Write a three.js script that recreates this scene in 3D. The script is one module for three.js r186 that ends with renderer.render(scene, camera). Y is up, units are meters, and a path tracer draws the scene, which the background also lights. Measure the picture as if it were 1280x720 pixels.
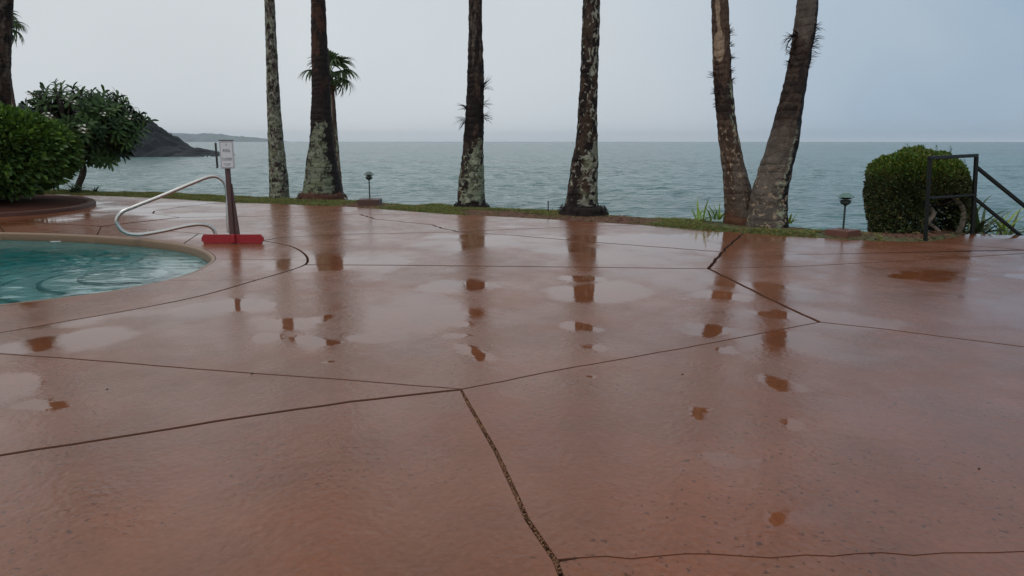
import * as THREE from 'three';
import { mergeGeometries } from 'three/addons/utils/BufferGeometryUtils.js';
import { RoundedBoxGeometry } from 'three/addons/geometries/RoundedBoxGeometry.js';

// ------------------------------------------------------------------ camera, sky, sun, exposure
const scene = new THREE.Scene();
const camera = new THREE.PerspectiveCamera(42.32, 1024 / 576, 0.1, 90000);
camera.position.set(0, 1.4, 0);
camera.rotation.x = -0.19534;
const renderer = new THREE.WebGLRenderer({ antialias: true });
renderer.toneMapping = THREE.LinearToneMapping;
renderer.toneMappingExposure = 1.1;
renderer.shadowMap.enabled = true;

// seeded randomness and value noise
function rng(seed) { let a = seed >>> 0; return () => { a = (a + 0x6D2B79F5) | 0; let t = Math.imul(a ^ (a >>> 15), 1 | a); t = (t + Math.imul(t ^ (t >>> 7), 61 | t)) ^ t; return ((t ^ (t >>> 14)) >>> 0) / 4294967296; }; }
const perm = new Uint8Array(512), lat = new Float32Array(256);
{ const r = rng(7); const p = [...Array(256).keys()]; for (let i = 255; i > 0; i--) { const j = Math.floor(r() * (i + 1)); [p[i], p[j]] = [p[j], p[i]]; } for (let i = 0; i < 512; i++) perm[i] = p[i & 255]; for (let i = 0; i < 256; i++) lat[i] = r(); }
function vn(x, y, per = 256) {
  let xi = Math.floor(x), yi = Math.floor(y), x1, y1; const fx = x - xi, fy = y - yi;
  if (per === 256) { xi &= 255; yi &= 255; x1 = (xi + 1) & 255; y1 = (yi + 1) & 255; } else { xi = ((xi % per) + per) % per; yi = ((yi % per) + per) % per; x1 = ((xi + 1) % per) & 255; y1 = (yi + 1) % per; xi &= 255; }
  const u = fx * fx * (3 - 2 * fx), v = fy * fy * (3 - 2 * fy), p0 = perm[xi], p1 = perm[x1];
  const a = lat[perm[(p0 + yi) & 511]], b = lat[perm[(p1 + yi) & 511]], c = lat[perm[(p0 + y1) & 511]], d = lat[perm[(p1 + y1) & 511]];
  return a + (b - a) * u + (c - a) * v + (a - b - c + d) * u * v;
}
function fbm(x, y, oct, per = 256) { let s = 0, a = 0.5, n = 0; for (let i = 0; i < oct; i++) { s += a * vn(x + i * 17.3 * (per === 256), y + i * 9.1 * (per === 256), per); n += a; a *= 0.5; x *= 2; y *= 2; if (per !== 256) per *= 2; } return s / n; }
const sst = (a, b, x) => { const t = Math.min(1, Math.max(0, (x - a) / (b - a))); return t * t * (3 - 2 * t); };
const mix = (a, b, t) => a + (b - a) * t;
const lin2b = (c) => { c = Math.min(1, Math.max(0, c)); return Math.round(255 * (c <= 0.0031308 ? 12.92 * c : 1.055 * Math.pow(c, 1 / 2.4) - 0.055)); };

{ // overcast sky: pale grey to the left, bluer and darker rain cloud to the right
  const W = 1024, H = 512, d = new Float32Array(W * H * 4);
  for (let j = 0; j < H; j++) for (let i = 0; i < W; i++) {
    const el = ((j + 0.5) / H - 0.5) * Math.PI, an = ((i + 0.5) / W - 0.5) * 2 * Math.PI;
    const x = Math.cos(el) * Math.cos(an), y = Math.sin(el), z = Math.cos(el) * Math.sin(an);
    const side = Math.atan2(x, -z);                        // 0 straight ahead, positive to the right
    let dark = sst(-0.1, 0.72, side) * (1 - sst(1.5, 2.6, side));
    const cl = fbm(x * 2.1 + 5, z * 2.1 + y * 3.1 + 3, 4) - 0.5, cl2 = fbm(x * 5 + 31, y * 7 + z * 5 + 11, 4) - 0.5;
    dark = Math.min(1.25, Math.max(0, dark + cl * 0.45 + cl2 * (0.12 + 0.75 * dark)));
    const up = 1 + 0.10 * Math.max(0, y) + cl2 * 0.10;
    const low = Math.exp(-Math.max(0, y) * 14);
    let r = mix(0.575, 0.32, dark), g = mix(0.612, 0.415, dark), b = mix(0.64, 0.515, dark);
    r = mix(r, r * 0.97, low); g = mix(g, g * 0.975, low); b = mix(b, b * 0.98, low);
    const o = (j * W + i) * 4; d[o] = r * up; d[o + 1] = g * up; d[o + 2] = b * up; d[o + 3] = 1;
  }
  const t = new THREE.DataTexture(d, W, H, THREE.RGBAFormat, THREE.FloatType);
  t.mapping = THREE.EquirectangularReflectionMapping; t.magFilter = THREE.LinearFilter; t.minFilter = THREE.LinearFilter; t.needsUpdate = true;
  scene.background = t; scene.environment = t;
}
const sun = new THREE.DirectionalLight(new THREE.Color(1, 0.97, 0.92), 0.6);
sun.position.set(-14, 30, 4); sun.target.position.set(0, 0, -10); sun.castShadow = true; sun.shadow.radius = 40;
Object.assign(sun.shadow.camera, { left: -25, right: 25, top: 25, bottom: -25, near: 1, far: 90 }); sun.shadow.mapSize.set(2048, 2048);
scene.add(sun, sun.target);
scene.fog = new THREE.FogExp2(new THREE.Color().setRGB(0.84, 0.92, 1.0), 0.00004);

// ------------------------------------------------------------------ helpers
const taken = {};
function numbered(name) { const n = taken[name] = (taken[name] ?? -1) + 1; return n ? `${name}_${String(n).padStart(3, '0')}` : name; }
function mesh(name, geometry, material, parent) { const m = new THREE.Mesh(geometry, material); m.name = name; m.castShadow = m.receiveShadow = true; if (parent) parent.add(m); return m; }
function tag(o, label, category, group) { o.userData.label = label; o.userData.category = category; if (group) o.userData.group = group; return o; }
function top(o) { o.name = numbered(o.name); scene.add(o); return o; }
function thing(name, label, category, pos = [0, 0, 0], group) { const o = new THREE.Group(); o.name = name; o.position.set(...pos); tag(o, label, category, group); return top(o); }
function structure(o) { o.userData.kind = 'structure'; return top(o); }
const stdm = (c, roughness = 0.8, extra = {}) => new THREE.MeshStandardMaterial({ color: new THREE.Color().setRGB(...c), roughness, ...extra });
const phys = (c, roughness, extra) => new THREE.MeshPhysicalMaterial({ color: new THREE.Color().setRGB(...c), roughness, ...extra });
function dataTex(W, H, fn, srgb, wrap = THREE.RepeatWrapping) {
  const d = new Uint8Array(W * H * 4), out = [0, 0, 0];
  for (let j = 0; j < H; j++) for (let i = 0; i < W; i++) { fn(i, j, out); const o = (j * W + i) * 4; for (let k = 0; k < 3; k++) d[o + k] = srgb ? lin2b(out[k]) : Math.min(255, Math.max(0, Math.round(out[k] * 255))); d[o + 3] = 255; }
  const t = new THREE.DataTexture(d, W, H); t.wrapS = t.wrapT = wrap; t.magFilter = THREE.LinearFilter; t.minFilter = THREE.LinearMipmapLinearFilter; t.generateMipmaps = true; if (srgb) t.colorSpace = THREE.SRGBColorSpace; t.needsUpdate = true; return t;
}
function place(t, u0, v0, w, h) { t.repeat.set(1 / w, 1 / h); t.offset.set(-u0 / w, -v0 / h); return t; }
function bend(points, r, seg = 40, rad = 10, tension = 0.5) { return new THREE.TubeGeometry(new THREE.CatmullRomCurve3(points.map((p) => new THREE.Vector3(...p)), false, 'centripetal', tension), seg, r, rad, false); }
function bar(a, b, w, h = w) { // square bar with softened edges between two points
  const A = new THREE.Vector3(...a), B = new THREE.Vector3(...b), L = A.distanceTo(B);
  const g = new RoundedBoxGeometry(w, h, L, 2, Math.min(w, h) * 0.15); const m = new THREE.Matrix4().lookAt(A, B, new THREE.Vector3(0, 1, 0.001)); m.setPosition(A.clone().add(B).multiplyScalar(0.5)); return g.applyMatrix4(m);
}
function build(pos, idx, uv, col) { const g = new THREE.BufferGeometry(); g.setAttribute('position', new THREE.Float32BufferAttribute(pos, 3)); if (uv) g.setAttribute('uv', new THREE.Float32BufferAttribute(uv, 2)); if (col) g.setAttribute('color', new THREE.Float32BufferAttribute(col, 3)); g.setIndex(idx); g.computeVertexNormals(); return g; }
// a leaf blade along +z, folded along its midrib, curving by droop; widths at n stations
function blade(len, wid, droop, n = 4, fold = 0.25, tipw = 0.0, prof = (t) => Math.sin(Math.PI * Math.pow(Math.min(1, 0.06 + t * 0.94), 0.75))) {
  const pos = [], idx = [], uv = [];
  let y = 0, z = 0, a = 0;
  for (let i = 0; i <= n; i++) { const t = i / n, w = wid * 0.5 * Math.max(prof(t), tipw); pos.push(-w, y + w * fold, z, 0, y, z, w, y + w * fold, z); uv.push(0, t, 0.5, t, 1, t); a = droop * (t + 0.5 / n); y -= Math.sin(a) * len / n; z += Math.cos(a) * len / n; }
  for (let i = 0; i < n; i++) { const o = i * 3; idx.push(o, o + 1, o + 3, o + 1, o + 4, o + 3, o + 1, o + 2, o + 4, o + 2, o + 5, o + 4); }
  return build(pos, idx, uv);
}
const M4 = (px, py, pz, ry, rx, rz = 0, s = 1) => new THREE.Matrix4().compose(new THREE.Vector3(px, py, pz), new THREE.Quaternion().setFromEuler(new THREE.Euler(rx, ry, rz, 'YXZ')), new THREE.Vector3(s, s, s));

// ------------------------------------------------------------------ deck layout (metres: x, z)
const jr = rng(11);
function line(pts, jit = 0.009, step = 0.13) { const out = [pts[0]]; for (let i = 1; i < pts.length; i++) { const [x0, z0] = pts[i - 1], [x1, z1] = pts[i], n = Math.max(1, Math.round(Math.hypot(x1 - x0, z1 - z0) / step)); for (let k = 1; k < n; k++) out.push([mix(x0, x1, k / n) + (jr() - 0.5) * jit, mix(z0, z1, k / n) + (jr() - 0.5) * jit]); out.push(pts[i]); } return out; }
function smooth(pts, per = 4) { const c = new THREE.CatmullRomCurve3(pts.map(([x, z]) => new THREE.Vector3(x, 0, z)), false, 'centripetal'), out = []; for (let i = 0; i < pts.length - 1; i++) for (let k = 0; k < per; k++) { const p = c.getPoint((i + k / per) / (pts.length - 1)); out.push([p.x, p.z]); } out.push(pts[pts.length - 1]); return out; }
const rev = (a) => a.slice().reverse(), cat = (...ls) => { const o = []; for (const l of ls) for (const p of l) { const q = o[o.length - 1]; if (!q || Math.hypot(q[0] - p[0], q[1] - p[1]) > 0.004) o.push(p); } const f = o[0], e = o[o.length - 1]; if (Math.hypot(f[0] - e[0], f[1] - e[1]) < 0.004) o.pop(); return o; };
const A = [2.42, -5.68], B = [2.19, -8.18], C = [-0.29, -4.07], E = [3.6, -11.49], P = [-2.39, -8.45], Q = [-3.57, -10.55], R = [-6.85, -12.37], X = [-4.2, -4.96], D1 = [2.7, -9.46], D2 = [-0.81, -11.59], D3 = [2.17, -12.61], D4 = [-2.95, -14.43], D5 = [-6.18, -13.82], D6 = [-1.16, -14.43], D7 = [-6.62, -17.29], K0 = [0.15, -2.3], D8 = [5.94, -10.5];
const J1a = line([[-14, 2], [-7, -0.9], [-2.32, -3.16], [-1.92, -3.36], [-1.4, -3.63], [-0.88, -3.87], C]), J1b = line([C, [0.3, -4.44], [1.21, -4.95], A]);
const J2a = line([C, [-0.07, -3.2], [0.06, -2.58], K0], 0.006, 0.2), J2b = line([K0, [0.3, -1.2], [0.8, 1.5], [1, 4]]);
const crack = line([K0, [0.5, -2.33], [1.1, -2.33], [1.77, -2.36], [3, -2.4], [6, -1.5], [10, 0.4]], 0.03, 0.1);
const J3 = line([A, [2.79, -5.48], [3.22, -5.18], [3.54, -4.97], [7, -2.7], [10, -0.8]]);
const J4 = line([A, [2.37, -6.1], [2.32, -6.59], [2.26, -7.37], B]);
const J5a = line([B, D1], 0.02), J5b = line([D1, [3.09, -10.38], E], 0.028);
const J6 = line([B, [3.27, -8.34], [4.88, -8.8], [6.48, -9.32], [8.5, -9.95], [10, -10.3]]);
const J7 = line([B, [1.08, -8.27], [0, -8.34], [-1.29, -8.42], P]);
const J8 = line([C, [-0.9, -4.22], [-1.59, -4.37], [-2.23, -4.52], [-2.83, -4.67], [-3.43, -4.8], X]);
const outer = smooth([X, [-3.81, -5.36], [-3.54, -5.71], [-3.23, -6.1], [-2.87, -6.7], [-2.62, -7.5], [-2.45, -8.07], P, [-2.45, -8.8], [-2.67, -9.39], [-3.05, -10.05], Q, [-4.16, -11.0], [-4.82, -11.39], [-5.91, -11.91], R, [-7.34, -12.55], [-9.04, -13.05], [-11, -13.1], [-13.2, -11.4], [-14, -8.5], [-13.6, -5.6], [-11.4, -3.7], [-8.4, -3.5], [-5.8, -3.9], [-4.6, -4.6], X]);
const inner = smooth([[-5.0, -5.95], [-4.48, -6.36], [-4.2, -6.59], [-3.91, -6.86], [-3.72, -7.16], [-3.57, -7.5], [-3.5, -7.95], [-3.54, -8.45], [-3.63, -8.86], [-3.79, -9.2], [-4.09, -9.67], [-4.59, -10.21], [-5.34, -10.72], [-6.29, -11.14], [-7.14, -11.39], [-7.94, -11.52], [-10, -11.6], [-12, -10.5], [-12.8, -8.5], [-12.5, -6.5], [-11, -5], [-8.5, -4.8], [-6.5, -5.2], [-5.0, -5.95]]);
const near = (arr, p) => { let b = 0, bd = 1e9; arr.forEach((q, i) => { const d = Math.hypot(q[0] - p[0], q[1] - p[1]); if (d < bd) { bd = d; b = i; } }); return b; };
const outPQ = outer.slice(near(outer, P), near(outer, Q) + 1), outXP = outer.slice(0, near(outer, P) + 1), outQR = outer.slice(near(outer, Q), near(outer, R) + 1);
const iL = near(outer, [-13.2, -11.4]), iM = near(outer, [-11.4, -3.7]);
const outRL = outer.slice(near(outer, R), iL + 1), outMX = outer.slice(iM);
const K1a = line([D4, [-2.48, -13.53], [-1.36, -12.61], [-1.1, -12.02], D2], 0.03), K1b = line([D2, [0, -11.2], [0.81, -10.63], [1.74, -10.05], D1], 0.025);
const K2a = line([Q, [-3.42, -10.9], [-2.56, -11.29], D2]), K2b = line([D2, [-0.26, -11.86], [0.92, -12.25], D3]);
const K3a = line([D5, [-4.59, -14.12], D4]), K3b = line([D4, D6]);
const K45 = line([D7, [-7.08, -16.22], [-7.25, -15.1], [-7.04, -14.59], D5]), K6 = line([D5, [-6.64, -12.86], R]);
const e1 = line([D3, [2.83, -11.95], E]), e2 = line([D6, [0, -13.9], [1.14, -13.25], D3]), e3 = line([D7, [-5.49, -16.95], [-3.48, -16.1], [-2.3, -15.27], D6]), e4 = line([[-20, -22.5], [-14.27, -20.6], [-12.03, -19.92], [-10.13, -19.2], [-8.44, -18.4], D7]);
const e5 = line([E, [4.28, -11.0], [5.1, -10.56], [5.51, -10.46], D8]), e6 = line([D8, [6.27, -10.75], [6.66, -11.05], [7.05, -11.42], [7.5, -11.2], [8.4, -10.95], [10, -10.8]]);
const J11 = line([D8, [6.31, -9.97], [6.72, -9.67], [7.6, -9.7], [8.6, -9.99]]);
const J6a = cat(J6.slice(0, near(J6, [8.5, -9.95]) + 1)), J6b = J6.slice(near(J6, [8.5, -9.95]));
const J11b = cat(J11.slice(0, -1), [J6b[0]]);

// ------------------------------------------------------------------ wet terracotta concrete
const puddles = [[-3.43, -5.05, .34], [-3.0, -5.2, .4], [-2.56, -3.84, .13], [-2.95, -4.05, .3], [-1.66, -5.16, .17], [-1.49, -5.82, .16], [-1.33, -5.16, .2], [-0.95, -5.3, .22], [-1.18, -4.56, .06], [-0.29, -5.63, .13], [-0.25, -4.85, .13], [-0.25, -5.2, .12], [0.72, -7.5, .2], [0.53, -5.46, .16], [0.48, -4.89, .12], [0.47, -4.29, .05], [1.86, -6.63, .3], [1.54, -5.5, .22], [1.37, -4.85, .13], [2.17, -5.99, .24], [1.97, -5.18, .17], [1.62, -4.17, .16], [1.47, -3.71, .1], [1.01, -3.68, .1], [0.9, -3.16, .09], [1.11, -2.64, .1], [0.96, -2.2, .05], [4.39, -7.73, .26], [4.75, -7.85, .24], [4.05, -7.75, .2], [5.4, -7.6, .22], [-1.7, -5.6, .3], [-2.5, -6.2, .4], [0.9, -6.9, .5], [-0.5, -7.2, .4]];
function wet(x, z) { // 0 damp and rough .. 1 standing water
  const wx = x + (vn(x * 2.3, z * 2.3) - 0.5) * 0.35 + (vn(x * 9, z * 9) - 0.5) * 0.10 + (vn(x * 28, z * 28) - 0.5) * 0.04, wz = z + (vn(x * 2.3 + 40, z * 2.3) - 0.5) * 0.35 + (vn(x * 9 + 50, z * 9) - 0.5) * 0.10 + (vn(x * 28 + 9, z * 28) - 0.5) * 0.04;
  let f = fbm(wx * 0.75 + 23.4, wz * 0.75 + 48.7, 5);
  let p = sst(0.52, 0.76, f) * 0.9;
  for (let i = 0; i < puddles.length; i++) { const q = puddles[i], dx = wx - q[0], dz = wz - q[1], d2 = (dx * dx + dz * dz) / (q[2] * q[2]); if (d2 < 1.4) p = Math.max(p, 1 - sst(0.6, 1.14, Math.sqrt(d2))); }
  return p;
}
function deckMaps(u0, v0, w, h, W, H) {
  const N = W * H, f = new Float32Array(N); for (let j = 0; j < H; j++) for (let i = 0; i < W; i++) f[j * W + i] = wet(u0 + (i + 0.5) / W * w, -(v0 + (j + 0.5) / H * h));
  const at = (i, j) => [u0 + (i + 0.5) / W * w, v0 + (j + 0.5) / H * h, f[j * W + i]];
  const map = dataTex(W, H, (i, j, o) => {
    const [x, v] = at(i, j);
    const m = fbm(x * 0.8 + 9, v * 0.8, 4) - 0.5, m2 = fbm(x * 3.1 + 70, v * 3.1 + 20, 4) - 0.5, gr = fbm(x * 60, v * 60 + 5, 2) - 0.5;
    const stain = sst(0.56, 0.72, fbm(x * 1.4 + 33, v * 1.1 + 71, 4)), pale = sst(0.6, 0.76, fbm(x * 0.9 + 90, v * 1.3 + 14, 5));
    let k = 1 + m * 0.35 + m2 * 0.35 + gr * 0.28;
    const pit = sst(0.84, 0.9, vn(x * 75 + 7, v * 75 + 3)) * sst(0.42, 0.58, fbm(x * 1.9 + 12, v * 1.9 + 55, 3)); k *= 1 - 0.58 * pit;
    o[0] = 0.190 * k * (1 + 0.05 * stain); o[1] = 0.067 * k * (1 - 0.03 * stain); o[2] = 0.031 * k * (1 - 0.10 * stain);
    o[0] += pale * 0.018; o[1] += pale * 0.012; o[2] += pale * 0.010;
  }, true, THREE.MirroredRepeatWrapping);
  const roughnessMap = dataTex(W, H, (i, j, o) => { const [x, v, p] = at(i, j); const n = fbm(x * 6 + 3, v * 6 + 61, 3) - 0.5; const r = mix(0.265 * (1 + n * 0.5 + (fbm(x * 0.9 + 5, v * 0.9 + 44, 3) - 0.5) * 0.6), 0.045, p); o[0] = o[1] = o[2] = r; }, false, THREE.MirroredRepeatWrapping);
  const bumpMap = dataTex(W, H, (i, j, o) => { const [x, v, p] = at(i, j); const g = (fbm(x * 38 + 4, v * 38 + 6, 3) - 0.5) * 0.26 * (1 - 0.9 * p) + (fbm(x * 1.7, v * 1.7 + 30, 3) - 0.5) * 0.6 * (1 - 0.75 * p) + (fbm(x * 6 + 8, v * 6, 3) - 0.5) * 0.16 * (1 - 0.9 * p); o[0] = o[1] = o[2] = 0.5 + g; }, false, THREE.MirroredRepeatWrapping);
  for (const t of [map, roughnessMap, bumpMap]) place(t, u0, v0, w, h);
  return new THREE.MeshStandardMaterial({ map, roughnessMap, roughness: 1, bumpMap, bumpScale: 0.006 });
}
const nearDeck = deckMaps(-3.2, 1.7, 7.6, 4.2, 1792, 1024), midDeck = deckMaps(-7, 3.5, 18, 7.5, 1536, 768), farDeck = deckMaps(-16, 7, 28, 17, 1280, 896);
const jointSoil = phys([0.04, 0.02, 0.013], 0.95, { specularIntensity: 0.2 });
const lipMat = stdm([0.23, 0.14, 0.085], 0.4, { bumpMap: place(dataTex(256, 256, (i, j, o) => { o[0] = o[1] = o[2] = fbm(i / 8, j / 8, 3, 32); }, false), 0, 0, 0.4, 0.4), bumpScale: 0.002 });

function inset(poly, d) { // polygons given in (x, v = -z)
  let ar = 0; poly.forEach((p, i) => { const q = poly[(i + 1) % poly.length]; ar += p[0] * q[1] - q[0] * p[1]; });
  const P2 = ar < 0 ? rev(poly) : poly, n = P2.length;
  return P2.map((p, i) => { const a = P2[(i + n - 1) % n], b = P2[(i + 1) % n]; let e1x = p[0] - a[0], e1y = p[1] - a[1], e2x = b[0] - p[0], e2y = b[1] - p[1]; const l1 = Math.hypot(e1x, e1y) || 1, l2 = Math.hypot(e2x, e2y) || 1; const n1 = [-e1y / l1, e1x / l1], n2 = [-e2y / l2, e2x / l2]; let mx = n1[0] + n2[0], my = n1[1] + n2[1]; const ml = Math.hypot(mx, my) || 1; mx /= ml; my /= ml; const k = Math.min(3, 1 / Math.max(0.3, mx * n1[0] + my * n1[1])); const dd = typeof d === 'function' ? d(p) : d; return [p[0] + mx * dd * k, p[1] + my * dd * k]; });
}
const slabRand = rng(21);
function slabGeo(poly, gap, thick = 0.09, bev = 0.006, bevW = bev) {
  const pts = inset(poly.map(([x, z]) => [x, -z]), gap).map(([x, y]) => new THREE.Vector2(x, y));
  const g = new THREE.ExtrudeGeometry(new THREE.Shape(pts), { depth: thick - 2 * bev, bevelEnabled: true, bevelThickness: bev, bevelSize: bevW, bevelOffset: -bevW, bevelSegments: 3, curveSegments: 1 });
  g.rotateX(-Math.PI / 2); g.translate(0, -thick + bev, 0);
  g.computeBoundingBox(); const c = g.boundingBox.getCenter(new THREE.Vector3()), a = (slabRand() - 0.5) * 0.0014, b = (slabRand() - 0.5) * 0.0014, p = g.attributes.position;
  for (let i = 0; i < p.count; i++) p.setY(i, p.getY(i) + a * (p.getX(i) - c.x) + b * (p.getZ(i) - c.z));
  return g;
}
const slabEdge = phys([0.105, 0.046, 0.029], 0.9, { specularIntensity: 0.2 });
const deck = new THREE.Group(); deck.name = 'pool_deck'; structure(deck);
const wide = (p) => { const d = Math.min(...J2a.concat(J2b).map((q) => Math.hypot(q[0] - p[0], q[1] + p[1]))); return d < 0.01 && p[1] < 3.95 ? 0.0072 : 0.004; };
const crk = (p) => { const d = Math.min(...crack.slice(1).map((q) => Math.hypot(q[0] - p[0], q[1] + p[1]))); return d < 0.004 ? 0.0001 : wide(p); };
const slabs = [
  [cat(J1a, J2a, J2b, [[-14, 4]]), nearDeck, wide], [cat(J1b, J3, rev(crack), rev(J2a)), nearDeck, crk], [cat(crack, [[10, 4]], rev(J2b)), nearDeck, crk],
  [cat(rev(J8), rev(J1a), [[-14, -4.2]], outMX), nearDeck, 0.0045], [cat(rev(J8), J1b, J4, J7, rev(outXP)), midDeck, 0.007], [cat(J4, J6, rev(J3)), midDeck, 0.010],
  [cat(J5a, J5b, e5, J11b, rev(J6a)), farDeck, 0.013], [cat(e6, rev(J6b), rev(J11b)), farDeck, 0.006], [cat(rev(J7), J5a, rev(K1b), rev(K2a), rev(outPQ)), farDeck, 0.013],
  [cat(K2b, e1, rev(J5b), rev(K1b)), farDeck, 0.013], [cat(K1a, K2b, rev(e2), rev(K3b)), farDeck, 0.013], [cat(K3a, K1a, rev(K2a), outQR, rev(K6)), farDeck, 0.013],
  [cat(K45, K3a, K3b, rev(e3)), farDeck, 0.008], [cat(e4, K45, K6, outRL, [[-20, -11.4]]), farDeck, 0.008],
];
slabs.forEach(([poly, m, gap]) => { const b = gap === crk ? 0.0007 : m === nearDeck ? 0.006 : 0.009; mesh('slab', slabGeo(poly, gap, 0.09, b), [m, slabEdge], deck); });
{ // bedding below the slabs, showing in the joints, open over the pool
  const edge = cat([[-20.5, 5], [10.5, 5], [10.5, -10.7]], rev(e6).map(([x, z]) => [x, z + 0.15]), rev(e5).map(([x, z]) => [x, z + 0.15]), rev(e1).map(([x, z]) => [x, z + 0.15]), rev(e2).map(([x, z]) => [x, z + 0.15]), rev(e3).map(([x, z]) => [x, z + 0.15]), rev(e4).map(([x, z]) => [x, z + 0.15]));
  const sh = new THREE.Shape(edge.map(([x, z]) => new THREE.Vector2(x, -z)));
  sh.holes.push(new THREE.Path(inset(inner.slice(0, -1).map(([x, z]) => [x, -z]), -0.12).map((p) => new THREE.Vector2(...p))));
  const g = new THREE.ExtrudeGeometry(sh, { depth: 0.3, bevelEnabled: false }); g.rotateX(-Math.PI / 2); g.translate(0, -0.322, 0); mesh('bedding', g, jointSoil, deck);
}
{ // crumbled grit lying in the open joint
  const g = new THREE.IcosahedronGeometry(1, 0), n = 2400, r = rng(5), im = new THREE.InstancedMesh(g, phys([0.26, 0.14, 0.085], 0.9, { specularIntensity: 0.25 }), n); im.name = 'joint_grit'; im.userData.kind = 'stuff';
  const m = new THREE.Matrix4(), q = new THREE.Quaternion(), c = new THREE.Color();
  for (let i = 0; i < n; i++) { const J = i % 6 ? J2a : J2b.slice(0, 4), k = Math.min(J.length - 2, Math.floor(r() * (J.length - 1))), t = r(), [x0, z0] = J[k], [x1, z1] = J[k + 1]; const s = 0.0015 + 0.0035 * r() * r(); q.setFromEuler(new THREE.Euler(r() * 6, r() * 6, r() * 6)); m.compose(new THREE.Vector3(mix(x0, x1, t) + (r() - 0.5) * 0.02, -0.010 + 0.010 * r(), mix(z0, z1, t) + (r() - 0.5) * 0.008), q, new THREE.Vector3(s * 1.5, s, s)); im.setMatrixAt(i, m); const b = r() < 0.25 ? 0.25 : 0.5 + 0.8 * r(); im.setColorAt(i, c.setRGB(b, b * 0.95, b * 0.9)); }
  im.castShadow = im.receiveShadow = true; deck.add(im);
}

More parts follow.
